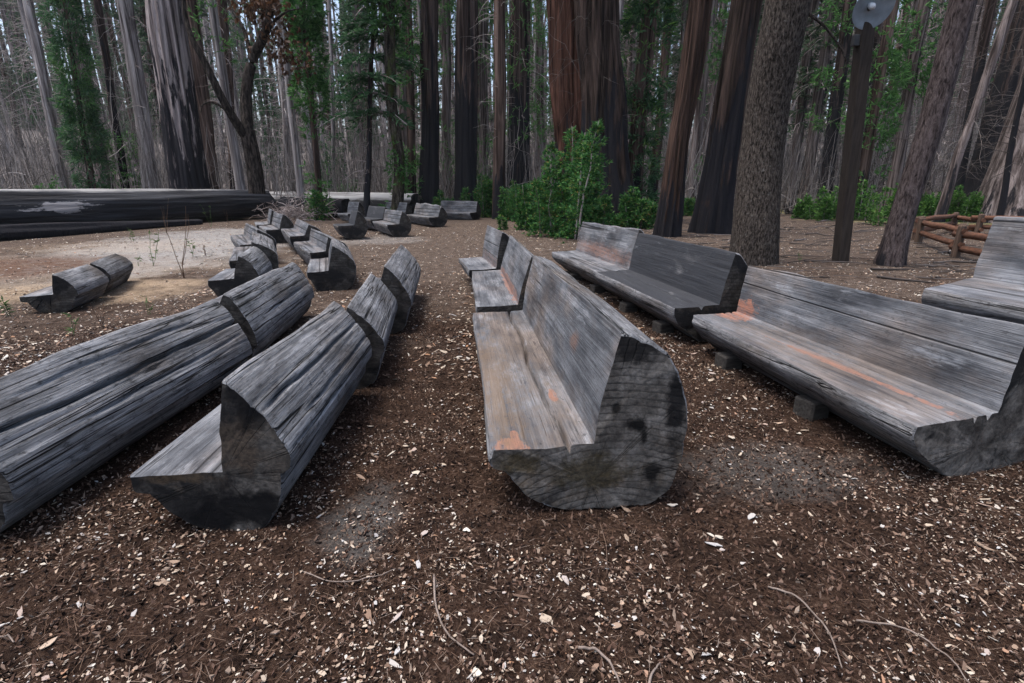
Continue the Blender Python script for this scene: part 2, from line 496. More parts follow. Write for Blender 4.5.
# ------------------------------------------------------------------ ground
def gz(x, y):
    x, y = np.asarray(x, float), np.asarray(y, float)
    z = 0.36 * np.exp(-(((x - 4.7) / 1.15) ** 2 + ((y - 3.7) / 1.5) ** 2))
    z = z - 0.035 * np.clip((y - 6) / 6, 0, 1) * np.clip((-1.5 - x) / 2, 0, 1)
    ss = lambda q: np.clip(q, 0, 1) ** 2 * (3 - 2 * np.clip(q, 0, 1))
    z = z - 0.20 * ss((-4.4 - x) / 1.4) * ss((y - 4) / 2) * (1 - ss((y - 8.6) / 4))
    z = z + 0.16 * np.maximum(0, np.hypot(x, y) - 58) * ss((y - 40) / 30) * (1 - 0.3 * np.clip((y - 100) / 300, 0, 1))
    far = np.clip((np.hypot(x, y) - 14) / 20, 0, 1)
    z = z + far * 0.10 * fbm(x * 0.12, y * 0.12, 0, 5, 2)
    return z

def ground_coords(lo, hi, f0, f1, step, grow):
    c = list(np.arange(f0, f1 + 1e-6, step))
    s, v = step, f0
    left = []
    while v > lo:
        s = min(s * grow, 12.0); v -= s; left.append(v)
    s, v = step, c[-1]
    right = []
    while v < hi:
        s = min(s * grow, 12.0); v += s; right.append(v)
    return np.array(left[::-1] + c + right)

gx = ground_coords(-320, 320, -3.2, 3.4, 0.024, 1.045)
gy = ground_coords(-60, 420, 0.9, 4.6, 0.024, 1.035)
X, Y = np.meshgrid(gx, gy)
near = np.clip(1.25 - np.hypot(X, Y - 2) / 14, 0.0, 1)
Z = gz(X, Y) + near * (0.011 * fbm(X * 2.2, Y * 2.2, 0, 11, 3) + 0.007 * fbm(X * 13, Y * 13, 0, 23, 3))
mb = MB()
idx = np.arange(X.size).reshape(X.shape)
mb.add(np.stack([X, Y, Z], -1), np.stack([idx[:-1, :-1], idx[:-1, 1:], idx[1:, 1:], idx[1:, :-1]], -1).reshape(-1, 4))

t = NT('forest_floor', 1.0, 0.05)
oc = t.coord()
big = t.noise(oc, 0.55, 5, 0.6)
mid = t.noise(oc, 6.0, 6, 0.65)
fin = t.noise(oc, 55.0, 5, 0.7)
grit = t.noise(oc, 210.0, 3, 0.6)
c = t.ramp(fin, [(0.30, (0.011, 0.0062, 0.0044)), (0.5, (0.046, 0.0268, 0.0185)), (0.66, (0.100, 0.066, 0.048)), (0.78, (0.15, 0.112, 0.085))])  # base kept dark so gaps between mulch pieces look shaded
c = t.mix(t.ramp(mid, [(0.38, 0.75), (0.6, 0.0)]), c, (0.014, 0.009, 0.007))
fl = t.vor(t.map(oc, (1, 1, 0.2)), 38.0)
c = t.mix(t.ramp(fl.outputs['Distance'], [(0.10, 0.75), (0.22, 0.0)]), c, t.ramp(fl.outputs['Color'], [(0.2, (0.03, 0.02, 0.014)), (0.75, (0.10, 0.075, 0.058)), (0.9, (0.30, 0.26, 0.22))]))
# farther off the litter is paler: grey needles and flakes, brown only in drifts
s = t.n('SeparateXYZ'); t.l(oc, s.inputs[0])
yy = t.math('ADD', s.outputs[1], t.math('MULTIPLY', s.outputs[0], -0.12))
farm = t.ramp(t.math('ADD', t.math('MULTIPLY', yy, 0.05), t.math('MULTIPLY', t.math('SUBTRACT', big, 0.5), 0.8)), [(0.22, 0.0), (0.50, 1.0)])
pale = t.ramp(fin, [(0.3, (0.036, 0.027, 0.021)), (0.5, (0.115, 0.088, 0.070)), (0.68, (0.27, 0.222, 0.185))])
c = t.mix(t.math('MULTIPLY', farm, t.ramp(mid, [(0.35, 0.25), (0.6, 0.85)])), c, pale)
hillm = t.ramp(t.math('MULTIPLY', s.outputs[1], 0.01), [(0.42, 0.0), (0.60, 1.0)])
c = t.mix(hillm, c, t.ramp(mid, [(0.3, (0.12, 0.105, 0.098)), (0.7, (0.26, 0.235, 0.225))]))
wob = t.noise(oc, 0.9, 6, 0.65)
wobn = t.noise(oc, 5.0, 6, 0.65)
def patch(c, u, v, rx, ry, col, amt=0.9, wa=0.7):
    px, py = unproj(u, v)
    m = t.blob(t.map(oc, (1, 1, 0)), (px, py, 0), (rx, ry, 1), wob if rx > 1 else wobn, wa * 1.6, 0.55, 1.25)
    m = t.math('MULTIPLY', m, t.ramp(mid, [(0.3, 0.45), (0.55, 1.0)]))
    return t.mix(t.math('MULTIPLY', m, amt), c, col)
ash = t.ramp(fin, [(0.3, (0.14, 0.132, 0.124)), (0.6, (0.35, 0.338, 0.322))])
tan = t.ramp(fin, [(0.3, (0.20, 0.145, 0.095)), (0.6, (0.38, 0.29, 0.20))])
redd = t.ramp(fin, [(0.3, (0.05, 0.028, 0.018)), (0.7, (0.15, 0.085, 0.06))])
c = patch(c, 60, 262, 3.4, 1.7, tan, 0.7)
c = patch(c, 165, 250, 3.0, 3.6, ash, 0.9)
c = patch(c, 205, 236, 2.6, 4.2, ash, 0.85)
c = patch(c, 45, 282, 2.2, 0.9, tan, 0.75)
c = patch(c, 120, 245, 2.6, 2.0, tan, 0.3)
c = patch(c, 20, 262, 2.2, 1.5, redd, 0.95)
c = patch(c, 150, 273, 1.2, 0.35, tan, 0.7)
c = patch(c, 380, 239, 1.3, 1.6, ash, 0.4)
gs = t.ramp(fin, [(0.3, (0.06, 0.06, 0.058)), (0.7, (0.17, 0.168, 0.16))])
c = patch(c, 365, 520, 0.17, 0.30, gs, 0.6, 0.5)
c = patch(c, 770, 470, 0.55, 0.30, gs, 0.45, 0.6)
ygr = t.ramp(fin, [(0.3, (0.10, 0.10, 0.035)), (0.6, (0.28, 0.26, 0.11))])
c = patch(c, 800, 211, 6.0, 4.0, ygr, 0.9)
c = patch(c, 940, 222, 4.5, 3.0, ygr, 0.7)
c = patch(c, 700, 209, 4.0, 4.0, ygr, 0.8)
h = t.math('ADD', t.math('MULTIPLY', fin, 1.0), t.math('MULTIPLY', grit, 0.4))
t.done(c, t.bump(t.math('ADD', h, t.math('MULTIPLY', fl.outputs['Distance'], -0.5)), 1.0, 0.018))
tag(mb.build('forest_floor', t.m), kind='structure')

# ------------------------------------------------------------------ log benches
def catmull(P, per):
    P = np.asarray(P, float)
    Q = np.vstack([2 * P[0] - P[1], P, 2 * P[-1] - P[-2]])
    out = []
    for i in range(1, len(Q) - 2):
        tt = np.linspace(0, 1, per, endpoint=False)[:, None]
        p0, p1, p2, p3 = Q[i - 1], Q[i], Q[i + 1], Q[i + 2]
        out.append(0.5 * (2 * p1 + (p2 - p0) * tt + (2 * p0 - 5 * p1 + 4 * p2 - p3) * tt ** 2 + (3 * p1 - p0 - 3 * p2 + p3) * tt ** 3))
    return np.vstack(out + [P[-1:]])

def resample(P, step):
    d = np.r_[0, np.cumsum(np.linalg.norm(np.diff(P, axis=0), axis=1))]
    n = max(2, int(round(d[-1] / step)))
    s = np.linspace(0, d[-1], n + 1)
    return np.stack([np.interp(s, d, P[:, k]) for k in (0, 1)], 1)

BENCH_GROUP = {'row': None}
def bench(label, group, A, B, zs, zt, ds, ln, ob, g, seed, step=0.02, lstep=0.05, mats=None, dsB=None, skewA=0.0, skewB=0.0,
          ledge=0.0, tk=0.07, cracks=(), seat_cracks=(), blocks=(), bottom=0.0, rough=1.0, wav=0.012, ridge=0.012, fill=1.0, zO=0.33, boxy=False):
    """one carved log: quarter cut away, flat seat at local -x, tall back behind it; a part each for seat and back"""
    A, B = np.array(A, float), np.array(B, float)
    L = float(np.linalg.norm(B - A))
    d = (B - A) / L
    root = empty('log_bench', (A[0], A[1], 0.0), math.atan2(d[1], d[0]) - math.pi / 2)
    tag(root, label, 'bench', group)
    r = rng(seed)
    S, I, Rr = np.array([ds, zs - 0.015]), np.array([0, zs]), np.array([-ln, zt])
    tkk = tk * (0.6 if ledge else 1.0)
    oc_ = [(-ln - tkk, zt - 0.035), (-ln - tkk - (ob - ln - tkk) * 0.45, zs + (zt - zs) * 0.68), (-ob * 0.93, zs + (zt - zs) * 0.34), (-ob, zs + 0.03)]
    if boxy:
        oc_ = [(-ln - tkk * 0.8, zt - 0.02), (-ob * 0.72, zt - 0.105), (-ob * 0.95, zs + (zt - zs) * 0.42), (-ob, zs + 0.03)]
    if ledge:
        m0, m1 = np.array([-ln - tkk, zt - 0.03]), np.array([-ob * 0.985, zO + 0.09])
        oc_ = [tuple(m0), tuple(m0 * .68 + m1 * .32 + np.array([-.012, .012])), tuple(m0 * .32 + m1 * .68 + np.array([-.012, .012])), tuple(m1), (-ob, zO)]
    low = [(-ob + ledge, zs - 0.03), (-ob + 0.015 + ledge, 0.24), (-ob + 0.10 + ledge * 0.8, 0.09), (-ob * 0.35, bottom), (ds * 0.30, bottom), (ds * 0.62, bottom + 0.05 * fill), (ds * 0.86, 0.20), (ds * 1.0, zs - 0.10), (ds, zs - 0.015)]
    if boxy:
        low[0:3] = [(-ob + 0.0, zs - 0.06), (-ob + 0.012, 0.19), (-ob + 0.06, 0.055), (-ob + 0.15, bottom + 0.005)]
    up = catmull([tuple(Rr + np.array([-0.0, 0]))] + oc_, 10)
    lo = catmull(([oc_[-1]] if ledge < 0.02 else []) + low, 10)
    segs_back = [resample(np.array([I, I * 0.5 + Rr * 0.5 + np.array([0.012, -0.01]), Rr]), step), resample(up, step)]
    segs_seat = [resample(lo if ledge < 0.02 else np.vstack([[oc_[-1]], lo]), step), resample(np.array([S, (S + I) / 2 - np.array([0, 0.006]), I]), step)]
    if ledge:
        lo = catmull([(-ob + ledge, zO - 0.03), (-ob + 0.025 + ledge, zO * 0.55), (-ob + 0.08 + ledge, 0.07), (-ob * 0.42, bottom + 0.008), (0.0, bottom - 0.02), (ds * 0.34, bottom + 0.015), (ds * 0.64, bottom + 0.10), (ds * 0.86, 0.215), (ds * 1.0, zs - 0.10), (ds, zs - 0.015)], 10)
        segs_seat[0] = resample(np.vstack([[oc_[-1]], lo]), step)
    root_mats = mats
    ny = max(6, int(L / lstep))
    ys = np.linspace(0, L, ny + 1)
    ys = np.r_[0, 0.008, 0.022, ys[1:-1][(ys[1:-1] > 0.04) & (ys[1:-1] < L - 0.04)], L - 0.022, L - 0.008, L]
    cen = np.array([-0.02, zs * 0.7])
    inset = np.ones(len(ys)); inset[0] = inset[-1] = 0.978; inset[1] = inset[-2] = 0.993
    def sweep(pr, k0, face):
        """rings of one profile run displaced along its normal"""
        pr = np.asarray(pr)
        tg = np.gradient(pr, axis=0)
        tg /= np.linalg.norm(tg, axis=1, keepdims=True) + 1e-9
        nr = np.stack([-tg[:, 1], tg[:, 0]], 1)
        s = np.r_[0, np.cumsum(np.linalg.norm(np.diff(pr, axis=0), axis=1))]
        edge = np.minimum(np.minimum(s, s[-1] - s) / 0.05, 1.0)
        PX, YY = np.meshgrid(pr[:, 0], ys); PZ, _ = np.meshgrid(pr[:, 1], ys)
        SS = np.broadcast_to(s, PX.shape)
        if face:
            dsp = 0.0035 * fbm(SS * 5, YY * 0.9, k0, seed, 3) + 0.0012 * fbm(SS * 34, YY * 1.3, k0, seed + 3, 2)
        else:
            dsp = 0.008 * fbm(SS * 3.2, YY * 0.7, k0, seed + 5, 3) + 0.0035 * fbm(SS * 18, YY * 0.8, k0, seed + 9, 3)
            gn = vnoise(SS * 9, YY * 0.35, k0, seed + 21)
            dsp = dsp - 0.006 * np.exp(-(gn / 0.06) ** 2)
        return PX, PZ, YY, SS, nr, edge, dsp * rough
    def assemble(name, runs, parent):
        """runs: list of (profile, is_cut_face, cracks)"""
        mbx = MB()
        rings = []
        matcols = []
        tot_pts = []
        for i, (pr, face, cr) in enumerate(runs):
            PX, PZ, YY, SS, nr, edge, dsp = sweep(pr, i + (10 if name == 'seat' else 0), face)
            for (s0, dep, wid, f0, f1) in cr:
                jit = 0.02 * fbm(ys * 1.6, s0 * 5 + 0 * ys, 0, seed + 31, 3)
                fade = np.clip((ys - f0) / 0.25, 0, 1) * np.clip((f1 - ys) / 0.25, 0, 1)
                dsp = dsp - (dep * fade)[:, None] * np.exp(-((SS - s0 - jit[:, None]) / wid) ** 2)
            dsp = dsp * edge[None, :] if face else dsp * np.clip(edge + 0.15, 0, 1)[None, :]
            V = np.stack([PX - nr[None, :, 0] * dsp, YY, PZ - nr[None, :, 1] * dsp], -1)
            rings.append(V)
            matcols += [0 if face else 1] * (len(pr) - 1)
        keep = [rg if i == 0 else rg[:, 1:] for i, rg in enumerate(rings)]
        V = np.concatenate(keep, axis=1)
        cx, cz = V[:, :, 0], V[:, :, 2]
        # taper along the log, wandering front edge and ridge, bevelled ends
        if dsB is not None:
            kx = 1 + (dsB / ds - 1) * (ys / L)
            cx[:] = np.where(cx > 0, cx * kx[:, None], cx)
        fr = np.clip(cx / ds, 0, 1)
        cx += fr * (wav * fbm(ys * 1.3, ys * 0, 0, seed + 41, 3))[:, None]
        tp = np.clip((cz - zs) / (zt - zs), 0, 1) ** 3
        cz += tp * (ridge * fbm(ys * 1.1, ys * 0, 0, seed + 47, 3))[:, None]
        ro = cen + 0
        cx[:] = ro[0] + (cx - ro[0]) * inset[:, None]
        cz[:] = ro[1] + (cz - ro[1]) * inset[:, None]
        yy = V[:, :, 1]
        kA = np.clip(1 - ys / 0.9, 0, 1)[:, None] ** 1.0
        kB = np.clip(1 - (L - ys) / 0.9, 0, 1)[:, None] ** 1.0
        yy += kA * skewA * (cx / ds) - kB * skewB * (cx / ds)
        e = 0.006 * fbm(cx[0] * 9, cz[0] * 9, 0, seed + 51, 2)
        yy[0] += e; yy[-1] += e
        V[:, :, 2] += g
        out = V.copy(); out[:, :, 0] = -V[:, :, 0]
        nr_, n_ = V.shape[0], V.shape[1]
        idx = np.arange(nr_ * n_).reshape(nr_, n_)
        mbx.add(out.reshape(-1, 3), np.zeros((0, 4)))
        mc = np.array(matcols)
        for m_ in (0, 1):
            cols = np.where(mc == m_)[0]
            q = np.stack([idx[:-1][:, cols], idx[1:][:, cols], idx[1:][:, cols + 1], idx[:-1][:, cols + 1]], -1).reshape(-1, 4)
            mbx.f.append((q, m_, True))
        for ring, flip in ((0, False), (-1, True)):
            c0 = out[ring].mean(0)
            mbx.add(np.vstack([c0, out[ring]]), np.array([[0, i + 1, i + 2] if not flip else [0, i + 2, i + 1] for i in range(n_ - 1)] + ([[0, n_, 1]] if not flip else [[0, 1, n_]])), 2, False)
        return mbx.build(name, [mats[0], mats[1], mats[2]], parent)
    assemble('seat', [(segs_seat[0], False, cracks and [c for c in cracks if c[0] < 0] and [] or []), (segs_seat[1], True, seat_cracks)], root)
    assemble('backrest', [(segs_back[0], True, ()), (segs_back[1], False, cracks)], root)
    for (yb, xb, w_, d_, h_) in blocks:
        m2 = MB()
        add_box(m2, (-xb, yb, h_ / 2 - 0.03 ), (w_, d_, h_ + 0.06), 0.012, r.uniform(-0.15, 0.15))
        m2.build('support_block', M['block'], root)
    return root

def add_box(mb, c, size, bev=0.01, rz=0.0, mat=0, R3=None):
    """bevelled box"""
    sx, sy, sz = (s / 2 for s in size)
    b = min(bev, sx * 0.45, sy * 0.45, sz * 0.45)
    V = []
    for x in (-1, 1):
        for y in (-1, 1):
            for z in (-1, 1):
                V += [(x * (sx - b), y * (sy - b), z * sz), (x * (sx - b), y * sy, z * (sz - b)), (x * sx, y * (sy - b), z * (sz - b))]
    V = np.array(V)
    def i(x, y, z, k): return ((x * 2 + y) * 2 + z) * 3 + k
    q, tr = [], []
    for z in (0, 1): q.append([i(0, 0, z, 0), i(1, 0, z, 0), i(1, 1, z, 0), i(0, 1, z, 0)])
    for y in (0, 1): q.append([i(0, y, 0, 1), i(1, y, 0, 1), i(1, y, 1, 1), i(0, y, 1, 1)])
    for x in (0, 1): q.append([i(x, 0, 0, 2), i(x, 1, 0, 2), i(x, 1, 1, 2), i(x, 0, 1, 2)])
    for a in (0, 1):
        for b_ in (0, 1):
            q.append([i(0, a, b_, 0), i(1, a, b_, 0), i(1, a, b_, 1), i(0, a, b_, 1)])
            q.append([i(a, 0, b_, 0), i(a, 1, b_, 0), i(a, 1, b_, 2), i(a, 0, b_, 2)])
            q.append([i(a, b_, 0, 1), i(a, b_, 1, 1), i(a, b_, 1, 2), i(a, b_, 0, 2)])
            for c_ in (0, 1): tr.append([i(a, b_, c_, 0), i(a, b_, c_, 1), i(a, b_, c_, 2)])
    if R3 is not None:
        V = V @ np.asarray(R3).T
    elif rz:
        ca, sa = math.cos(rz), math.sin(rz)
        V = V @ np.array([[ca, sa, 0], [-sa, ca, 0], [0, 0, 1]])
    n0 = mb.n
    mb.add(V + np.array(c), np.array(q), mat, False)
    mb.f.append((np.array(tr) + n0, mat, False))

def T3(face, outer='outer', end='end'):
    return (M[face] if isinstance(face, str) else face, M[outer], M[end])
M['face'] = wood_face('weathered_log_face', 1.0)
M['face_dark'] = wood_face('weathered_log_face_dark', 0.5, (), 0.1, 0.97, 4.0, 0.17)
M['end_dark'] = wood_end('sawn_log_end_dark', 2.0, (0, 0, .2), 0.75, 0.9)
M['end_C1'] = wood_end('sawn_end_with_burn_holes', 0.6, (0, 0, .15), 1.75, 0.4, 1.0, [((0.22, 0, 0.46), (0.05, 1, 0.045), (0.004, 0.004, 0.004), 0.95), ((0.25, 0, 0.40), (0.02, 1, 0.06), (0.004, 0.004, 0.004), 0.9), ((0.10, 0, 0.55), (0.022, 1, 0.025), (0.004, 0.004, 0.004), 0.9), ((0.40, 0, 0.62), (0.05, 1, 0.32), (0.008, 0.008, 0.009), 0.9), ((0.2, 0, 0.86), (0.16, 1, 0.10), (0.008, 0.008, 0.009), 0.85), ((0.0, 0, 0.22), (0.2, 1, 0.10), (0.055, 0.042, 0.020), 0.7), ((0.3, 0, 0.2), (0.04, 1, 0.05), (0.005, 0.005, 0.005), 0.9), ((-0.35, 0, 0.28), (0.10, 1, 0.06), (0.05, 0.036, 0.014), 0.7)])
M['end_B1'] = wood_end('scorched_stepped_end', 1.4, (0, 0, .3), 1.1, 0.75, 0.25, [((0.10, 0, 0.47), (0.10, 1, 0.16), (0.085, 0.064, 0.048), 0.8), ((0.24, 0, 0.33), (0.07, 1, 0.12), (0.10, 0.085, 0.072), 0.7), ((0.02, 0, 0.12), (0.26, 1, 0.14), (0.006, 0.006, 0.007), 0.95), ((-0.18, 0, 0.29), (0.16, 1, 0.035), (0.075, 0.052, 0.032), 0.7), ((0.16, 0, 0.66), (0.08, 1, 0.15), (0.006, 0.006, 0.007), 0.9)])
M['end_D1'] = wood_end('weathered_worn_end', 3.3, (0, 0, .2), 1.6, 0.3, 0.12)
fC1 = wood_face('log_face_with_filler_spots', 0.95, [((-0.40, 0.03, 0.34), (0.09, 0.09, 0.2), ORANGE), ((-0.37, 0.14, 0.40), (0.025, 0.12, 0.2), ORANGE),
     ((-0.09, 0.62, 0.40), (0.03, 0.09, 0.1), ORANGE), ((0.06, 0.7, 0.68), (0.08, 0.10, 0.06), (0.20, 0.10, 0.06), 0.6, 1), ((-0.42, 0.8, 0.36), (0.13, 1.1, 0.1), (0.17, 0.115, 0.07), 0.7, 1), ((-0.25, 1.2, 0.36), (0.25, 1.6, 0.1), (0.13, 0.10, 0.078), 0.6, 1)], 0.55, 0.3, 0.0, 0.0, 0.0)
fC2 = wood_face('log_face_with_filler_seam', 0.9, [((0.0, 1.2, 0.42), (0.05, 1.25, 0.07), (0.26, 0.13, 0.09), 0.7)], 0.25, 0.3, 1.0)
fC3 = wood_face('log_face_with_low_filler', 0.95, [((0.02, 0.6, 0.44), (0.06, 0.8, 0.09), (0.22, 0.13, 0.10), 0.6, 1)], 0.2, 0.3, 2.0)
fD1 = wood_face('log_face_with_filler_streak', 1.0, [((-0.12, 2.32, 0.44), (0.17, 0.26, 0.16), ORANGE), ((-0.24, 0.75, 0.36), (0.034, 0.85, 0.12), ORANGE, 0.85), ((-0.22, 1.0, 0.36), (0.06, 0.4, 0.1), ORANGE, 0.4, 1), ((-0.2, 1.2, 0.36), (0.3, 1.2, 0.1), (0.14, 0.11, 0.09), 0.6, 1)], 0.45, 0.3, 5.0)
fD3 = wood_face('log_face_with_rusty_band', 0.95, [((0.03, 1.2, 0.52), (0.10, 1.5, 0.12), (0.25, 0.13, 0.09), 0.7, 1)], 0.2, 0.25, 6.0)
fE1 = wood_face('log_face_with_yellow_filler', 1.05, [((-0.78, 1.15, 0.78), (0.09, 0.14, 0.10), (0.50, 0.28, 0.10))], 0.35, 0.2, 7.0)
G_C = ''
NR, FRr = dict(step=0.0095, lstep=0.03), dict(step=0.05, lstep=0.10)
gM = 'log benches of the middle row'
bench('log bench nearest in the middle, broad sawn end with salmon filler on its seat corner', gM,
      (0.394, 2.228), (0.103, 5.03), .338, .887, .491, .105, .469, .035, 1, mats=T3(fC1, 'outer', 'end_C1'), seat_cracks=[(0.355, .085, .0085, -0.4, 3.4)], blocks=[(0.5, -.15, .2, .3, .06), (2.3, .2, .25, .3, .06)], bottom=-.03, wav=.008, fill=1.5, tk=.10, boxy=True, **NR)
bench('short grey log bench with a salmon seam, directly behind the big sawn-ended bench', gM,
      (0.06, 5.23), (-0.172, 7.60), .394, .894, .426, .142, .42, -.008, 2, mats=T3(fC2, 'outer', 'end'), blocks=[(0.4, .1, .3, .25, .08)], step=.02, lstep=.05)
bench('farthest, shortest log bench of the middle row, plain grey back with dark sawn end', gM,
      (-0.243, 7.83), (-0.534, 9.182), .381, .931, .42, .101, .42, -.005, 3, mats=T3(fC3, 'outer', 'end_dark'), step=.025, lstep=.06)
gD = 'log benches of the row under the oak'
bench('long grey log bench at right with salmon streak down its seat and splintered back', gD,
      (2.665, 2.576), (2.236, 4.97), .393, .862, .579, .062, .42, -.02, 4, mats=T3(fD1, 'outer', 'end_D1'), dsB=.48, skewA=-.05, seat_cracks=[(0.41, .05, .009, -.3, 3), (.5, .04, .014, -.3, 3)],
      cracks=[(0.07, .02, .012, 0, 2.6)], blocks=[(0.85, .40, .16, .17, .13), (1.9, .38, .18, .17, .12)], bottom=.0, fill=2.0, boxy=True, wav=.02, ridge=.03, **NR)
bench('log bench with blackened blue-grey back, just in front of the stout oak trunk', gD,
      (2.115, 5.11), (1.702, 7.46), .406, .924, .497, .117, .42, .005, 5, mats=T3('face_dark', 'outer', 'end_dark'), seat_cracks=[(.3, .045, .014, -.3, 2.8)], blocks=[(0.5, .34, .18, .18, .12), (1.5, .34, .18, .18, .12)], bottom=.02, fill=2.0, step=.018, lstep=.045)
bench('pale log bench with a rusty stained band low on its back, near the bushy saplings', gD,
      (1.72, 7.53), (1.231, 9.986), .391, .953, .477, .118, .42, .005, 6, mats=T3(fD3, 'outer', 'end'), blocks=[(0.4, .32, .18, .18, .11), (1.5, .32, .18, .18, .11)], bottom=.02, fill=2.0, step=.022, lstep=.05, ridge=.03)
bE = np.array([4.09, 4.52]); dE = np.array([-.2, .98])
bench('high log bench at the right edge with yellow filler spot on its front lip', 'log bench at the right edge',
      bE - 2.3 * dE, bE, .43, .95, .80, .12, .42, .36, 7, mats=T3(fE1, 'outer', 'end'), skewB=.27, dsB=.86, blocks=[(0.6, .2, .3, .3, .1), (1.8, .2, .3, .3, .1)], step=.02, lstep=.05)
gB = 'log benches of the left row seen from behind'
bench('log bench seen from behind with a scorched step-shaped sawn end, nearest in its row', gB,
      (-1.316, 2.057), (-1.375, 3.70), .315, .742, .414, .068, .311, 0.0, 8, mats=T3('face', 'outer', 'end_B1'), ledge=.045, cracks=[(.2, .05, .008, 0, 1.7), (.34, .035, .007, .3, 1.7), (.42, .03, .007, 0, 1.2)], bottom=.0, ridge=.02, **NR)
bench('speckled grey log bench seen from behind, between two dark saw gaps', gB,
      (-1.40, 3.80), (-1.625, 5.33), .28, .70, .26, .146, .40, -.014, 9, mats=T3('face', 'outer', 'end_dark'), ledge=.03, step=.016, lstep=.035)
bench('log bench seen from behind with tall smooth back, beyond the speckled one', gB,
      (-1.50, 5.42), (-1.774, 7.59), .30, .765, .28, .145, .41, -.011, 10, mats=T3('face', 'outer', 'end_dark'), ledge=.03, step=.018, lstep=.04)
gA = 'log benches of the front-left row'
bench('long split-backed log bench running out of the left edge, seen from behind', gA,
      (-2.607, 1.981), (-2.579, 4.10), .42, .697, .5, .148, .406, -.016, 11, mats=T3('face', 'outer', 'end_dark'), zO=.24, ledge=.05, cracks=[(.24, .06, .009, -.5, 2.6), (.11, .02, .007, 0.2, 1.8), (.37, .03, .007, .5, 2.1)], ridge=.025, **NR)
bench('smooth-backed log bench seen from behind, at the far end of the long split-backed one', gA,
      (-2.575, 4.19), (-2.852, 6.276), .42, .709, .5, .163, .379, -.016, 12, mats=T3('face', 'outer', 'end_dark'), zO=.26, ledge=.035, cracks=[(.33, .02, .010, .5, 1.8)], step=.016, lstep=.035)
gG = 'small log benches near the white ash ground'
bench('small log bench with black triangular end, behind the tip of the smooth-backed log bench', gG, (-3.975, 7.271), (-4.30, 8.4), .357, .684, .348, .098, .337, -.046, 13, mats=T3('face', 'outer', 'end_dark'), step=.025, lstep=.06)
bench('small narrow log bench just beyond the one with the black triangular end', gG, (-4.35, 8.6), (-5.321, 10.643), .442, .735, .334, .03, .40, -.026, 14, mats=T3('face', 'outer', 'end_dark'), step=.03, lstep=.08)
bench('low small log bench with a pale seat, right beside the white ash ground', gG, (-5.5, 11.1), (-6.9, 13.4), .441, .729, .302, .082, .42, -.029, 15, mats=T3('face', 'outer', 'end_dark'), step=.03, lstep=.08)
gH = 'small log benches of the second inner row'
bench('small log bench with tall black rounded end and plain square grey seat', gH, (-2.857, 7.955), (-3.40, 9.52), .357, .726, .312, .092, .42, -.037, 16, mats=T3('face', 'outer', 'end_dark'), step=.025, lstep=.06)
bench('small log bench with rough chipped seat, just behind the tall black rounded end', gH, (-3.50, 9.70), (-4.571, 11.7), .445, .721, .301, .071, .42, -.029, 17, mats=T3('face', 'outer', 'end_dark'), step=.03, lstep=.07, wav=.04)
bench('wide low log bench between the chipped-seat bench and the dead brush pile', gH, (-5.146, 12.953), (-6.423, 15.379), .455, .713, .346, .114, .42, -.026, 18, mats=T3('face', 'outer', 'end_dark'), **FRr)
gK = 'far log benches in front of the charred log'
bench('far log bench with upright pale back, half hidden by another before the charred log', gK, (-8.101, 17.527), (-9.0, 19.3), .401, .863, .416, .117, .42, -.013, 19, mats=T3('face', 'outer', 'end_dark'), **FRr)
bench('far log bench with dark square seat front, just before the half-hidden upright one', gK, (-6.847, 15.402), (-7.9, 17.2), .407, .831, .381, .13, .42, -.018, 20, mats=T3('face', 'outer', 'end_dark'), **FRr)
gF = 'far log benches in front of the pale fallen log'
bench('dark far log bench with L-shaped black end, standing alone before the mossy trunk', gF, (-5.003, 16.62), (-5.5, 17.65), .427, .854, .495, .135, .42, -.004, 21, mats=T3('face_dark', 'outer_dark', 'end_dark'), **FRr)
bench('far log bench with smooth sloping back, just right of the L-shaped dark one', gF, (-3.773, 17.541), (-4.80, 19.55), .414, .821, .399, .118, .42, -.017, 22, mats=T3('face', 'outer', 'end_dark'), **FRr)
bench('short far log bench with dark upright back, wedged behind the smooth sloping one', gF, (-4.95, 20.1), (-5.95, 21.5), .426, .862, .497, .143, .42, -.002, 23, mats=T3('face_dark', 'outer_dark', 'end_dark'), **FRr)
bench('far log bench with split curled back, second from the right of the far benches', gF, (-3.073, 21.934), (-4.562, 24.419), .411, .857, .431, .153, .42, -.01, 24, mats=T3('face', 'outer_dark', 'end_dark'), ridge=.07, **FRr)
bench('broad square far log bench against the green bushes, rightmost of the far benches', gF, (-1.785, 26.223), (-3.75, 27.5), .405, .914, .489, .129, .42, .002, 25, mats=T3('face', 'outer', 'end_dark'), **FRr)
bench('far log bench whose round back shows above the others beside the mossy trunk', gF, (-5.185, 25.694), (-6.502, 26.834), .425, .868, .5, .149, .42, 0, 26, mats=T3('face', 'outer_dark', 'end_dark'), **FRr)
bench('far log bench with pale square back, left of the mossy trunk', gF, (-7.30, 24.9), (-8.0, 25.6), .406, .926, .5, .139, .42, .005, 27, mats=T3('face', 'outer', 'end_dark'), **FRr)
gJ = 'small log benches alone at the left'
jA, jB, jC = unproj(53, 294.3, .07), unproj(84, 265, .34), unproj(112, 254.5, .34)
bench('small log bench with black notched end at the left on the pale ground', gJ, jA, jB, .27, .55, .41, .05, .30, -.2, 28, mats=T3('face', 'outer', 'end_dark'), step=.022, lstep=.05)
dj = (np.array(jC) - np.array(jB)); dj /= np.linalg.norm(dj)
bench('small rounded log bench seen from behind, against the notched one at the left', gJ, np.array(jB) + dj * .10 + np.array([.0, 0]), jC, .30, .56, .41, .06, .30, -.2, 29, mats=T3('face', 'outer_dark', 'end_dark'), step=.022, lstep=.05)

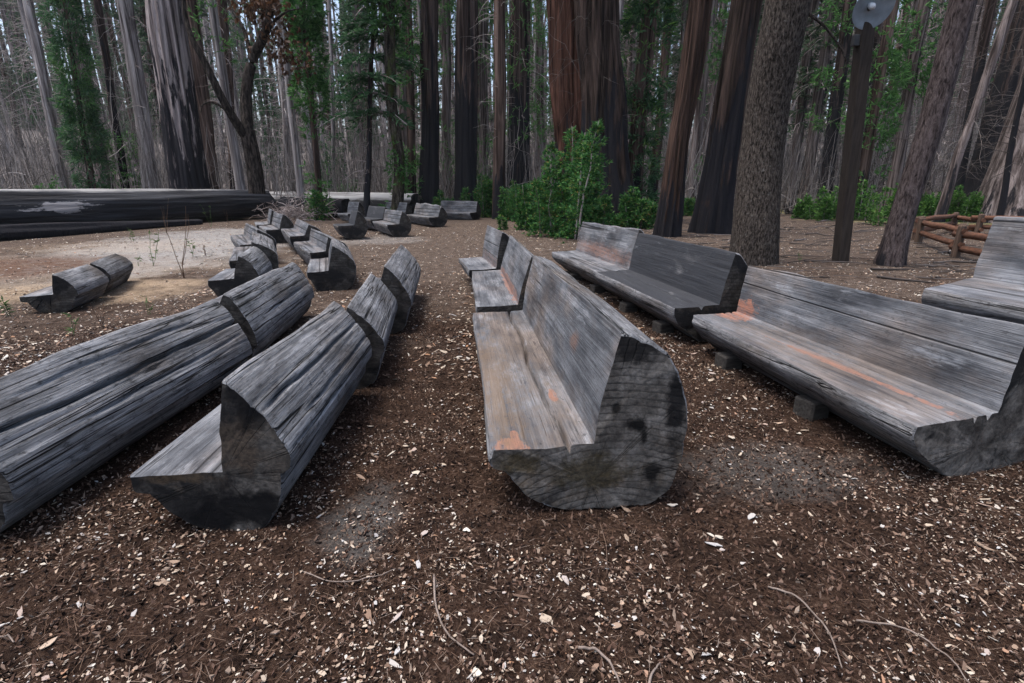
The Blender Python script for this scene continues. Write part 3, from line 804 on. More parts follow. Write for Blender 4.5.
# ------------------------------------------------------------------ trees
M['b_seq'] = bark('red_fibrous_bark', (0.045, 0.022, 0.016), (0.14, 0.070, 0.050), 5.5, 0.14, 0.30, char_h=4.0, dist=0.10)
M['b_seq_black'] = bark('scorched_fibrous_bark', (0.026, 0.019, 0.016), (0.095, 0.066, 0.055), 5.0, 0.14, 0.5, char_h=5.0, dist=0.10, off=3)
M['b_seq_brown'] = bark('brown_red_bark', (0.034, 0.022, 0.017), (0.105, 0.065, 0.050), 5.5, 0.14, 0.35, char_h=2.5, dist=0.10, off=4)
M['b_brown'] = bark('brown_furrowed_bark', (0.065, 0.044, 0.037), (0.21, 0.150, 0.125), 6.5, 0.18, 0.20, char_h=4.0, dist=0.07, off=6)
M['b_black'] = bark('charred_trunk', (0.040, 0.029, 0.026), (0.15, 0.110, 0.097), 5.0, 0.14, 0.62, (0.013, 0.013, 0.015), char_h=8.0, dist=0.07, off=9)
M['b_grey'] = bark('grey_dead_wood', (0.22, 0.192, 0.185), (0.56, 0.515, 0.505), 6.0, 0.22, 0.15, char_h=2.0, dist=0.04, off=12)
M['b_greybrown'] = bark('grey_brown_bark', (0.11, 0.087, 0.081), (0.34, 0.285, 0.27), 6.0, 0.25, 0.18, char_h=3.0, dist=0.05, off=15)
M['b_burnt'] = bark('half_burnt_grey_wood', (0.16, 0.13, 0.124), (0.46, 0.395, 0.38), 4.5, 0.16, 0.66, char_h=6.0, cscale=(3.6, 0.42), dist=0.08, off=18)
M['b_oak'] = bark('oak_bark', (0.040, 0.033, 0.028), (0.135, 0.112, 0.095), 34, 11.0, 0.0, dist=0.05, off=21, fleck=0.25)
M['b_oak_far'] = bark('dark_oak_bark', (0.022, 0.018, 0.016), (0.075, 0.062, 0.052), 12, 3.0, 0.0, dist=0.03, off=24)
M['b_mossy'] = bark('mossy_flecked_bark', (0.035, 0.029, 0.022), (0.12, 0.10, 0.08), 9, 2.0, 0.1, dist=0.03, off=27, moss=0.45, fleck=0.5)
M['b_pine'] = bark('scaly_pine_bark', (0.075, 0.058, 0.055), (0.15, 0.120, 0.117), 24, 6.0, 0.08, char_h=1.2, dist=0.05, off=30)

def trunk(mb, H, lean, r0, r1, seed, sides=16, rings=30, flute=0.06, flare=0.5, flare_h=1.2, wob=0.0, bend=(0, 0), mat=0, fur=0):
    zz = np.linspace(0, 1, rings) ** 1.5 * H
    th = np.arange(sides) * 2 * math.pi / sides
    rad = r0 + (r1 - r0) * (zz / H) + r0 * flare * np.exp(-zz / flare_h)
    cx = lean[0] * zz + wob * fbm(zz * 0.35, seed, 0, seed, 2) * np.clip(zz / 2, 0, 1) + bend[0] * (zz / H) ** 2
    cy = lean[1] * zz + wob * fbm(zz * 0.35, seed + 9, 0, seed + 1, 2) * np.clip(zz / 2, 0, 1) + bend[1] * (zz / H) ** 2
    TH, ZZ = np.meshgrid(th, zz)
    per = 2 * math.pi * r0
    n = fbm(np.cos(TH) * r0 * 5 / max(r0, .2), np.sin(TH) * r0 * 5 / max(r0, .2), ZZ * 0.12, seed, 2)
    n2 = fbm(np.cos(TH) * r0 * 9, np.sin(TH) * r0 * 9, ZZ * 0.2, seed + 4, 2)
    root = np.exp(-ZZ / (flare_h * 0.6)) * np.cos(TH * 5 + seed) * flare * 0.35
    rr = rad[:, None] * (1 + flute * n + flute * 0.6 * n2 + root)
    if fur:
        a1 = vnoise(np.cos(TH) * r0 * fur, np.sin(TH) * r0 * fur, ZZ * 0.13, seed + 61)
        a2 = vnoise(np.cos(TH) * r0 * fur * 2.3, np.sin(TH) * r0 * fur * 2.3, ZZ * 0.22, seed + 67)
        rr = rr - 0.055 * np.exp(-(a1 / 0.22) ** 2) - 0.03 * np.exp(-(a2 / 0.25) ** 2)
    V = np.stack([cx[:, None] + rr * np.cos(TH), cy[:, None] + rr * np.sin(TH), ZZ - 0.12 * (ZZ < 0.01)], -1)
    idx = np.arange(V.shape[0] * sides).reshape(-1, sides)
    nx = np.roll(idx, -1, 1)
    q = np.stack([idx[:-1], nx[:-1], nx[1:], idx[1:]], -1).reshape(-1, 4)
    n0 = mb.n
    mb.add(V.reshape(-1, 3), q, mat)
    mb.add(V[-1].mean(0)[None], np.zeros((0, 4)), mat)
    mb.f.append((np.stack([idx[-1], nx[-1], np.full(sides, V.shape[0] * sides)], -1) + n0, mat, True))
    def axis(z):
        z = np.asarray(z, float)
        return np.stack([np.interp(z, zz, cx), np.interp(z, zz, cy), z], -1), np.interp(z, zz, rad)
    return axis

def column_crown(mb, axis, r, z0, z1, n, rad, per=7, length=0.34, width=0.075, stems=True, clump=0.5, mat=0, side=None):
    """sprouts growing along the trunk in clumps"""
    z = z0 + (z1 - z0) * r.random(n * 3)
    keep = fbm(z * 0.9, 0.3, 0, int(r.integers(1000)), 2) + r.random(n * 3) > clump
    z = z[keep][:n]
    a = r.uniform(0, 2 * math.pi, len(z))
    if side is not None:
        a = side + r.normal(0, 0.9, len(z))
    c, tr = axis(z)
    dirv = np.stack([np.cos(a), np.sin(a), r.uniform(-0.1, 0.6, len(z))], -1)
    k = rad * (0.35 + 0.65 * r.random(len(z)) ** 0.7) * (0.6 + 0.5 * np.sin(z * 1.7 + r.random()) ** 2)
    p = c + np.stack([np.cos(a), np.sin(a), 0 * a], -1) * (tr + k)[:, None]
    sprays(mb, p, dirv, r, per, length, width, 0.8, 0.2, mat)

def bare_crown(mb, axis, r, z0, z1, n, length, rad=0.018, droop=0.35, sub=2, mat=0, up=0.2):
    z = r.uniform(z0, z1, n)
    a = r.uniform(0, 2 * math.pi, n)
    c, tr = axis(z)
    d = np.stack([np.cos(a), np.sin(a), r.normal(up, 0.35, n)], -1)
    d /= np.linalg.norm(d, axis=1, keepdims=True)
    L = length * r.uniform(0.4, 1.3, n)
    p0 = c + d * (tr * 0.7)[:, None] * np.array([1, 1, 0])
    P = bez_paths(p0, d, L, droop * r.uniform(0.2, 1.4, n), 6, r, 0.03)
    t6 = np.linspace(1, 0.3, 6)
    tubes(mb, P, np.outer(r.uniform(0.6, 1.3, n) * rad, t6), 3, mat)
    for s in range(sub):
        k = r.integers(1, 5, n)
        q0 = P[np.arange(n), k]
        d2 = d + r.normal(0, 0.6, (n, 3))
        d2 /= np.linalg.norm(d2, axis=1, keepdims=True)
        P2 = bez_paths(q0, d2, L * r.uniform(0.25, 0.6, n), droop * r.uniform(0, 1.5, n), 4, r, 0.05)
        tubes(mb, P2, np.outer(r.uniform(0.4, 0.8, n) * rad, np.linspace(1, 0.3, 4)), 3, mat)

def fir_crown(mb, axis, r, z0, z1, lmax, tiers, per_tier, leafmat=0, twigmat=1, dens=1.0, droop=0.3, length=0.3, width=0.08, tip=0.25):
    """layered branches: a thin bough each, needles in flat sprays along it"""
    zs_ = np.linspace(z0, z1, tiers) + r.normal(0, (z1 - z0) / tiers * 0.25, tiers)
    z = np.repeat(zs_, per_tier)
    n = len(z)
    f = (z - z0) / (z1 - z0)
    a = r.uniform(0, 2 * math.pi, n)
    c, tr = axis(z)
    d = np.stack([np.cos(a), np.sin(a), 0.05 + 0.25 * f], -1)
    L = lmax * (tip + (1 - tip) * (1 - f)) * r.uniform(0.45, 1.15, n)
    P = bez_paths(c, d, L, np.full(n, droop), 7, r, 0.012)
    tubes(mb, P, np.outer(0.02 + 0.012 * L, np.linspace(1, 0.25, 7)), 3, twigmat)
    m = int(22 * dens)
    k = r.uniform(0.8, 6, (n, m)) if tip < 0.9 else r.uniform(2, 6, (n, m))
    i0 = np.floor(np.clip(k, 0, 5.999)).astype(int); fr = (np.clip(k, 0, 5.999) - i0)[..., None]
    ar = np.arange(n)[:, None]
    p = P[ar, i0] * (1 - fr) + P[ar, i0 + 1] * fr
    side = np.stack([-np.sin(a), np.cos(a), 0 * a], -1)[:, None, :] * r.choice([-1, 1], (n, m))[..., None]
    off = side * (r.random((n, m)) * 0.22 * L[:, None])[..., None]
    off[..., 2] -= 0.05 * r.random((n, m))
    dd = side * 0.7 + d[:, None, :] * 0.8
    sprays(mb, (p + off).reshape(-1, 3), dd.reshape(-1, 3), r, 4, length, width, 0.35, 0.15, leafmat)

TREE_GROUP = 'trees at the edge of the clearing'
def place_tree(label, ub, ut, wpx, matk, Y=None, vb=None, H=30, taper=0.6, flare=0.35, seed=0, sides=20, name='tree', crown=None, flute=0.05, wob=0.05, cat='tree', group=None, rings=40, flare_h=1.2, fur=0):
    if vb is not None:
        x, y = unproj(ub, vb)
    else:
        y = Y
        x = at_depth(ub, 190, Y)[0]
    top = at_depth(ut, 0, y)
    dist = y * math.cos(PITCH) + 0.3
    r0 = wpx / 2 / F_PX * dist
    lean = ((top[0] - x) / top[2], 0.0)
    root = empty(name, (x, y, float(gz(x, y))))
    tag(root, label, cat, group)
    m = MB()
    ax = trunk(m, H, lean, r0, r0 * taper, seed, sides, rings, flute, flare, flare_h, wob, fur=fur)
    m.build('trunk', M[matk], root)
    r = rng(seed + 500)
    for c in (crown or []):
        mc = MB()
        kind, kw, mats, nm = c
        {'col': column_crown, 'bare': bare_crown, 'fir': fir_crown}[kind](mc, ax, r, **kw)
        mc.build(nm, [M[k] for k in mats], root)
    return root, ax, r0

def COLc(z0, z1, n, rad, mat='sprout', **k): return ('col', dict(z0=z0, z1=z1, n=n, rad=rad, **k), [mat], 'foliage')
def BARE(z0, z1, n, length, mat='twig', **k): return ('bare', dict(z0=z0, z1=z1, n=n, length=length, **k), [mat], 'dead_branches')

# the big trunks round the benches
place_tree('massive red-barked sequoia trunk rising out of the bush behind the benches', 583, 568, 44, 'b_seq', vb=223, H=34, taper=0.72, flare=0.25, seed=40, sides=170, rings=90, fur=3.2, flute=0.09, name='sequoia_tree', wob=0.1,
           crown=[BARE(4, 15, 80, 2.4, 'twig_dim', rad=0.010, droop=0.7)])
place_tree('massive blackened sequoia trunk leaning against the red-barked one, flared at its foot', 612, 594, 42, 'b_seq_black', vb=225, H=34, taper=0.75, flare=0.45, seed=41, sides=170, rings=90, fur=3.2, flute=0.10, name='sequoia_tree', wob=0.1, flare_h=2.2,
           crown=[BARE(4, 15, 80, 2.2, 'twig_dim', rad=0.009, droop=0.8)])
place_tree('red-brown furrowed trunk with blackened foot behind the pale rusty-banded bench', 667, 699, 22, 'b_seq_brown', vb=236, H=28, taper=0.85, flare=0.25, seed=42, sides=120, rings=80, fur=5, flute=0.09, name='sequoia_tree')
place_tree('wide dark flared trunk with stringy bark just left of the stout oak', 711, 747, 28, 'b_seq_black', vb=233, H=28, taper=0.85, flare=0.45, seed=43, sides=140, rings=90, fur=4.5, flute=0.10, name='sequoia_tree', flare_h=2.0)
place_tree('stout oak trunk with grey-brown checked bark behind the blackened bench', 753, 784, 39, 'b_oak', vb=263, H=18, taper=0.75, flare=0.18, seed=44, sides=48, rings=70, flute=0.035, name='oak_tree', wob=0.12)
ox, oy = unproj(753, 263)
mb = MB()
Q = catmull(np.array([at_depth(u_, v_, oy - 0.1) - np.array([ox, oy, 0]) for u_, v_ in ((786, -6), (800, 8), (822, 24), (838, 44), (846, 62), (843, 74))]), 6)
tubes(mb, Q[None], np.linspace(0.035, 0.010, len(Q))[None], 7)
mb.build('dead_branch', M['b_oak'], [o_ for o_ in bpy.data.objects if o_.name.startswith('oak_tree')][0])
place_tree('leaning pine trunk with scaly purple-grey bark beside the rail fence', 890, 962, 21, 'b_pine', vb=265, H=22, taper=0.8, flare=0.30, seed=45, sides=40, rings=70, flute=0.04, name='pine_tree', flare_h=0.5)

# the middle stand of dark trunks
G2 = 'dark trunks behind the far benches'
place_tree('black-and-brown straight trunk at the left of the dark stand behind the far benches', 428, 430, 19, 'b_black', Y=31, H=34, seed=50, flare=0.2, fur=5, sides=80, flute=0.08, name='charred_tree', group=G2)
place_tree('thickest furrowed brown trunk of the dark stand, its lower half charred black', 465, 467, 22, 'b_black', Y=31, H=34, seed=51, flare=0.2, fur=5, sides=90, flute=0.10, name='charred_tree', group=G2)
place_tree('slim brown trunk with jet-black foot standing before the dark stand, amid the bushes', 500, 500, 12, 'b_brown', Y=27, H=30, seed=52, flare=0.3, sides=24, flute=0.07, name='charred_tree', group=G2, crown=[BARE(3, 13, 26, 1.4, 'twig_pale', rad=0.012)])
place_tree('mossy dark trunk hung with pale dead twigs, right of the slim brown trunk', 517, 521, 22, 'b_black', Y=33, H=34, seed=53, flare=0.2, fur=5, sides=80, flute=0.07, name='charred_tree', group=G2,
           crown=[BARE(3, 15, 60, 2.0, 'twig_pale', rad=0.014, droop=0.6), COLc(4, 16, 320, 0.9, 'sprout', per=6, length=0.4, width=0.06)])
place_tree('thin green-clad trunk in the gap between the two thickest dark trunks', 484, 483, 9, 'b_greybrown', Y=38, H=36, seed=54, sides=16, name='charred_tree', group=G2, crown=[COLc(1, 20, 700, 0.85, 'sprout', per=6, length=0.4, width=0.06)])
place_tree('pale thin trunk half hidden at the left side of the red-barked sequoia', 543, 539, 8, 'b_greybrown', Y=38, H=36, seed=55, sides=16, name='charred_tree', group=G2, crown=[COLc(3, 20, 460, 0.9, 'sprout', per=6, length=0.4, width=0.06), BARE(2, 14, 50, 1.6, 'twig_pale', rad=0.016)])
place_tree('grey trunk dotted with green sprouts between the black-and-brown and the thickest trunk', 446, 446, 9, 'b_greybrown', Y=37, H=36, seed=56, sides=16, name='charred_tree', group=G2, crown=[COLc(2, 20, 620, 0.8, 'sprout', per=6, length=0.4, width=0.06)])
place_tree('dark trunk wrapped in green sprouts just right of the mossy forked trunk', 411, 409, 8, 'b_brown', Y=31, H=32, seed=57, sides=16, name='charred_tree', group=G2, crown=[COLc(0.3, 16, 520, 0.7, 'sprout', clump=0.4)])
place_tree('grey-brown trunk close behind the mossy forked trunk', 405, 400, 9, 'b_greybrown', Y=36, H=34, seed=58, sides=16, name='charred_tree', group=G2)
place_tree('slender flecked mossy trunk standing in front of the pale fallen log', 395, 391, 10.5, 'b_mossy', Y=26.5, H=22, seed=59, sides=24, flute=0.04, taper=0.8, name='mossy_tree', cat='tree', wob=0.2,
           crown=[COLc(8.2, 10.4, 170, 0.75, 'sprout', clump=-0.5), COLc(0.2, 4.5, 120, 0.3, 'sprout', length=0.2)])
# right of the sequoias
G3 = 'trunks seen between the sequoias'
place_tree('leaning trunk clad all over in dark green sprouts, right of the blackened sequoia', 633, 651, 16, 'b_brown', Y=25, H=28, seed=60, sides=20, name='sprouting_tree', group=G3, crown=[COLc(0.5, 16, 1100, 0.8, 'needle', clump=0.35), COLc(0.5, 16, 500, 0.85, 'shrub', clump=0.35, per=5, length=0.4, width=0.05)])
place_tree('slim dark leaning trunk between the green-clad one and the red-brown one', 652, 671, 9, 'b_brown', Y=27, H=30, seed=61, sides=16, name='leaning_tree', group=G3)
place_tree('thin distant blue-grey trunk right behind the blackened sequoia', 621, 630, 5, 'b_greybrown', Y=42, H=40, seed=62, sides=12, name='leaning_tree', group=G3)
place_tree('thin distant trunk furred with light green sprouts, close by the blackened sequoia', 612, 621, 5, 'b_greybrown', Y=46, H=40, seed=63, sides=12, name='sprouting_tree', group=G3, crown=[COLc(1, 26, 900, 1.0, 'shrub', clump=0.2)])
place_tree('dim trunk between the red-brown trunk and the dark flared trunk', 690, 712, 10, 'b_greybrown', Y=36, H=36, seed=64, sides=14, name='leaning_tree', group=G3, crown=[COLc(2, 22, 560, 1.0, 'sprout')])

# left side, beyond the charred log
G4 = 'trees beyond the charred log'
place_tree('huge half-burnt grey trunk with black scorch streaks beyond the charred log', 188, 164, 32, 'b_burnt', Y=28, H=34, seed=70, taper=0.85, flare=0.30, sides=140, rings=90, fur=3.2, flute=0.09, name='burnt_sequoia', group=G4, flare_h=2.0)
place_tree('brown trunk tucked behind the right flank of the huge half-burnt trunk', 212, 190, 14, 'b_brown', Y=33, H=34, seed=71, sides=20, name='dead_tree', group=G4)
place_tree('pale straight dead trunk, first from the left edge beyond the charred log', 62, 28, 9, 'b_grey', Y=33, H=34, seed=72, sides=16, name='dead_tree', group=G4, crown=[BARE(1, 14, 50, 1.8, 'twig_pale', rad=0.016)])
place_tree('young conifer with hanging bright green foliage, left of the two brown trunks', 90, 64, 7, 'b_brown', Y=30, H=12.5, seed=73, sides=12, taper=0.2, name='green_conifer', group=G4, crown=[COLc(2.5, 12, 1100, 0.8, 'needle', clump=0.2, per=5, length=0.5, width=0.05), COLc(3, 12, 500, 0.7, 'sprout', clump=0.3, per=5, length=0.45, width=0.05), COLc(0.2, 2.4, 60, 0.6, 'needle')])
place_tree('brown-grey dead trunk just right of the hanging green conifer', 107, 67, 12, 'b_greybrown', Y=33, H=34, seed=74, sides=16, name='dead_tree', group=G4, crown=[BARE(1, 14, 40, 1.8)])
place_tree('thin dark trunk with a bright green tuft round its foot', 124, 98, 7, 'b_black', Y=34, H=34, seed=75, sides=14, name='dead_tree', group=G4, crown=[COLc(0.5, 5, 260, 0.9, 'sprout', clump=0.0)])
place_tree('broad pale trunk with dark foot, left of the huge half-burnt trunk', 150, 126, 14, 'b_grey', Y=34, H=36, seed=76, sides=20, name='dead_tree', group=G4, crown=[BARE(4, 16, 40, 2.2)])
place_tree('grey straight trunk crossing behind the forked oak limb', 241, 211, 9, 'b_grey', Y=31, H=34, seed=77, sides=16, name='dead_tree', group=G4, crown=[BARE(2, 12, 30, 1.5), COLc(8, 14, 60, 0.9, 'sprout')])
place_tree('reddish dead trunk close left of the forked oak', 234, 222, 9, 'b_brown', Y=35, H=36, seed=78, sides=16, name='dead_tree', group=G4)
place_tree('slim mottled pale trunk to the right of the forked oak', 300, 280, 7, 'b_grey', Y=30, H=32, seed=79, sides=14, name='dead_tree', group=G4, crown=[BARE(1, 14, 60, 1.8, 'twig_pale', rad=0.013), COLc(7, 16, 110, 0.8, 'far_green')])
place_tree('thin trunk covered in a tall column of green sprouts, between forked oak and layered fir', 317, 303, 6, 'b_brown', Y=28, H=30, seed=80, sides=14, name='sprouting_tree', group=G4, crown=[COLc(5, 15, 1300, 0.7, 'sprout', clump=0.2), COLc(0.3, 5, 90, 0.5, 'sprout')])
place_tree('grey sapling with green foliage round its lower stem, right of the sprouting column', 333, 329, 4, 'b_grey', Y=38, H=30, seed=81, sides=10, name='dead_tree', group=G4, crown=[COLc(1, 9, 260, 0.7, 'needle', clump=0.2)])
place_tree('layered fir with drooping dark green boughs above a bare trunk', 364, 374, 6, 'b_black', Y=27, H=17, seed=82, sides=14, taper=0.25, name='fir_tree', group=G4,
           crown=[('fir', dict(z0=5.3, z1=17, lmax=2.5, tiers=17, per_tier=9, dens=1.4, droop=0.35), ['needle', 'twig'], 'crown'), BARE(0.8, 5.5, 40, 1.4, 'twig')])
# the dead oak with two limbs
x, y = at_depth(256, 190, 24.5)[0], 24.5
root = empty('forked_oak', (x, y, float(gz(x, y))))
tag(root, 'bare forked oak with a limb sweeping left across the half-burnt trunk and withered brown leaves', 'tree', G4)
mb = MB()
def P3(u, v, dy=0.0): return at_depth(u, v, y + dy) - np.array([x, y, 0])
def poly(*pts):
    return catmull(np.array(pts), 8)
for pts, ra, rb in (([P3(257, 193), P3(254, 165), P3(248, 135), P3(248, 128)], 0.36, 0.30), ([P3(248, 140), P3(246, 95, .4), P3(252, 60, .5), P3(264, 35, .4), P3(270, 8, .2), P3(262, -40)], 0.26, 0.13),
                    ([P3(249, 140), P3(240, 128, -.3), P3(222, 98, -.8), P3(205, 62, -1.0), P3(192, 38, -1.1), P3(185, 14, -1.0), P3(183, -12, -1.0)], 0.22, 0.05),
                    ([P3(230, 112, -.6), P3(214, 102, -.7), P3(203, 104, -.7), P3(200, 112, -.8)], 0.07, 0.02), ([P3(252, 62, .5), P3(244, 30, .8), P3(230, 5, 1.2), P3(222, -20, 1.2)], 0.10, 0.04),
                    ([P3(266, 28, .4), P3(285, 12, .2), P3(300, 8, .2)], 0.06, 0.02)):
    Q = catmull(np.array(pts), 8)
    tubes(mb, Q[None], np.linspace(ra, rb, len(Q))[None], 12)
mb.build('trunk', M['b_oak_far'], root)
r = rng(900); mb = MB()
cc = np.array([P3(262, 10, .3), P3(250, 4, .5), P3(275, 30, .2), P3(280, 48, .2), P3(268, 0, .1), P3(290, 62, .1)])
pp = cc[r.integers(0, 6, 420)] + r.normal(0, 0.42, (420, 3))
sprays(mb, pp, r.normal(0, 1, (420, 3)), r, 3, 0.22, 0.14, 0.6, 0.8)
mb.build('withered_leaves', M['brown_leaf'], root)

# right side, beyond the rail fence
G5 = 'trees beyond the rail fence'
place_tree('grey-brown slanting trunk at right, its base behind the young shrubs', 945, 1012, 8, 'b_greybrown', Y=24, H=28, seed=90, sides=18, name='leaning_tree', group=G5, crown=[BARE(2, 12, 60, 2.2, 'twig_dim', rad=0.011)])
place_tree('dark straight-slanting trunk just left of the grey-brown slanting one', 958, 992, 9, 'b_black', Y=27, H=30, seed=91, sides=16, name='leaning_tree', group=G5, crown=[BARE(2, 12, 60, 2.4, 'twig_dim', rad=0.011)])
place_tree('very broad brown trunk cut by the right edge of the picture', 1012, 1085, 50, 'b_greybrown', Y=24, H=34, seed=92, sides=40, rings=70, flute=0.08, name='leaning_tree', group=G5, flare=0.25)
place_tree('broad charred black trunk left of the very broad brown one', 978, 1030, 24, 'b_black', Y=30, H=34, seed=93, sides=24, name='charred_tree', group=G5, crown=[BARE(3, 14, 80, 3.0, 'twig_dim', rad=0.011)])
place_tree('thin black stick of a trunk slanting in front of the very broad brown one', 1008, 1040, 5, 'b_black', Y=20, H=20, seed=94, sides=12, name='leaning_tree', group=G5, crown=[BARE(2, 9, 60, 1.8, 'twig_dim', rad=0.011)])
place_tree('dark trunk with dark green sprouts directly behind the lamp post', 862, 893, 10, 'b_brown', Y=27, H=30, seed=95, sides=16, name='sprouting_tree', group=G5, crown=[COLc(2, 13, 520, 0.9, 'sprout', clump=0.3), BARE(2, 12, 40, 2.0, 'twig_dim', rad=0.011)])
place_tree('grey-brown trunk between the lamp post and the leaning pine', 893, 925, 11, 'b_greybrown', Y=30, H=32, seed=96, sides=16, name='leaning_tree', group=G5, crown=[BARE(2, 14, 90, 2.4, 'twig_dim', rad=0.011), COLc(6, 16, 380, 1.0, 'sprout')])
place_tree('dark charred trunk left of the lamp post, over the young shrubs', 826, 850, 12, 'b_black', Y=33, H=34, seed=97, sides=18, name='charred_tree', group=G5, crown=[BARE(2, 14, 60, 2.0, 'twig_dim', rad=0.011), COLc(5, 16, 300, 1.0, 'sprout')])
place_tree('pale trunk just left of the lamp post', 843, 862, 6, 'b_grey', Y=36, H=34, seed=98, sides=12, name='leaning_tree', group=G5)
place_tree('grey trunk right beside the stout oak, farther off in the forest', 792, 815, 9, 'b_greybrown', Y=38, H=38, seed=99, sides=14, name='leaning_tree', group=G5, crown=[('fir', dict(z0=6, z1=26, lmax=2.6, tiers=30, per_tier=6, dens=0.7, droop=0.45), ['far_green', 'twig'], 'crown')])
place_tree('grey-brown trunk in the middle between the stout oak and the lamp post', 806, 832, 10, 'b_greybrown', Y=36, H=38, seed=100, sides=14, name='leaning_tree', group=G5, crown=[('fir', dict(z0=8, z1=28, lmax=2.4, tiers=30, per_tier=6, dens=0.6, droop=0.5), ['far_green', 'twig'], 'crown')])

# ------------------------------------------------------------------ the forest behind: copies of a few kinds, each its own tree
def forest_kind(name, matk, H, r0, seed, crowns):
    root = empty(name, (0, 0, 0))
    m = MB()
    ax = trunk(m, H, (0, 0), r0, r0 * 0.4, seed, 10, 24, 0.05, 0.25, 1.0, 0.15)
    m.build('trunk', M[matk], root)
    r = rng(seed + 77)
    for kind, kw, mats, nm in crowns:
        mc = MB()
        {'col': column_crown, 'bare': bare_crown, 'fir': fir_crown}[kind](mc, ax, r, **kw)
        mc.build(nm, [M[k] for k in mats], root)
    return root
dead_kinds = [forest_kind('dead_tree', 'b_grey', 34, 0.22, 200, [BARE(2, 22, 130, 2.2, 'twig_pale', rad=0.018)]),
              forest_kind('dead_tree', 'b_greybrown', 36, 0.27, 201, [BARE(1, 24, 170, 2.6, 'twig', rad=0.02)]),
              forest_kind('dead_tree', 'b_grey', 32, 0.18, 202, [BARE(1, 20, 150, 1.8, 'twig_pale', rad=0.016)]),
              forest_kind('dead_tree', 'b_black', 34, 0.34, 203, [BARE(3, 22, 110, 2.6, 'twig', rad=0.02)])]
green_kinds = [forest_kind('sprouting_tree', 'b_brown', 34, 0.28, 210, [COLc(2, 30, 900, 1.1, 'far_green', clump=0.35, length=0.42, width=0.11)]),
               forest_kind('sprouting_tree', 'b_greybrown', 36, 0.26, 211, [COLc(8, 34, 800, 1.3, 'far_green', clump=0.4, length=0.42, width=0.11), BARE(1, 12, 60, 2.0, 'twig')]),
               forest_kind('sprouting_tree', 'b_brown', 33, 0.26, 212, [('fir', dict(z0=7, z1=32, lmax=3.0, tiers=38, per_tier=6, dens=0.6, droop=0.5, length=0.42, width=0.11), ['far_green', 'twig'], 'crown')]),
               forest_kind('sprouting_tree', 'b_greybrown', 30, 0.20, 213, [COLc(1, 28, 700, 0.8, 'needle', clump=0.45, length=0.36, width=0.1)])]
r = rng(4242)
taken = []
def free(x, y, dmin):
    for (a, b) in taken:
        if (a - x) ** 2 + (b - y) ** 2 < dmin * dmin:
            return False
    taken.append((x, y))
    return True
LAB_D = ['pale bare dead trunk with fine dead twigs in the forest behind', 'grey-brown dead trunk with drooping bare branches in the forest behind', 'slender grey dead trunk with short twigs in the forest behind', 'charred black dead trunk with bare branches in the forest behind']
LAB_G = ['tall trunk furred with green sprouts in the forest behind', 'tall trunk with green top and bare lower twigs in the forest behind', 'tall conifer with drooping green boughs in the forest behind', 'thin trunk with dark green sprouts in the forest behind']
used = set()
n_d = n_g = 0
tries = 0
while (n_d < 125 or n_g < 80) and tries < 20000:
    tries += 1
    dead = (n_d < 125) and (r.random() < 0.65 or n_g >= 80)
    u = r.uniform(-260, 1290)
    Yd = 37 + 60 * r.random() ** 1.5 if dead else 42 + 55 * r.random() ** 1.3
    if not dead and u < 400 and r.random() < 0.55:
        continue
    x = (u - 512) / F_PX * Yd
    if not free(x, Yd, 1.9):
        continue
    ks = dead_kinds if dead else green_kinds
    wts = [0.46, 0.14, 0.38, 0.02] if u < 420 else [0.16, 0.38, 0.22, 0.24]
    k = int(r.choice(4, p=wts)) if dead else int(r.integers(0, 4))
    src = ks[k]
    lab = (LAB_D if dead else LAB_G)[k]
    grp = ('dead forest trees, kind %s' % ('pale', 'grey-brown', 'slender', 'charred')[k]) if dead else ('green forest trees, kind %s' % ('furred', 'green-topped', 'drooping', 'thin')[k])
    loc, rz, scl = (x, Yd, float(gz(x, Yd))), r.uniform(0, 6.28), r.uniform(0.8, 1.25)
    if id(src) not in used:
        used.add(id(src))
        o = src
        o.location, o.rotation_euler, o.scale = loc, (r.normal(0, .02), r.normal(0, .02), rz), (scl,) * 3
        tag(o, lab, 'tree', grp)
    else:
        o = copy_tree(src, loc, rz, scl, lab, grp)
        o.rotation_euler = (r.normal(0, .025), r.normal(0, .025), rz)
        o['category'] = 'tree'
    if dead: n_d += 1
    else: n_g += 1

# thicket of dead brush and saplings that nobody could count
mb = MB()
n = 32000
Yt = r.uniform(31, 62, n)
ut = r.uniform(-300, 1330, n)
xt = (ut - 512) / F_PX * Yt
hmax = np.where(r.random(n) < 0.15, 15.0, 8.0) * (0.55 + 0.45 * fbm(xt * 0.12, Yt * 0.12, 0, 77, 2)) * np.where(ut > 780, 1.25, 1.0)
p0 = np.stack([xt, Yt, np.abs(r.normal(0, 1, n)) * hmax * 0.45 + gz(xt, Yt)], -1)
up_ = r.random(n) < 0.7
d0 = np.stack([r.normal(0, 1, n) * np.where(up_, 0.16, 0.6), r.normal(0, 1, n) * np.where(up_, 0.12, 0.4), np.where(up_, 1.0, r.uniform(-0.1, 1.0, n))], -1)
d0 /= np.linalg.norm(d0, axis=1, keepdims=True)
P = bez_paths(p0, d0, np.where(up_, r.uniform(1.5, 5.0, n), r.uniform(0.8, 2.6, n)), np.where(up_, 0.0, r.uniform(0.1, 0.9, n)), 5, r, 0.025)
tubes(mb, P, np.outer(r.uniform(0.010, 0.028, n), np.linspace(1, 0.3, 5)), 3)
tag(mb.build('dead_brush', M['brush']), 'tangle of bare grey-brown dead brush filling the forest behind the logs', 'brush', kind='stuff')
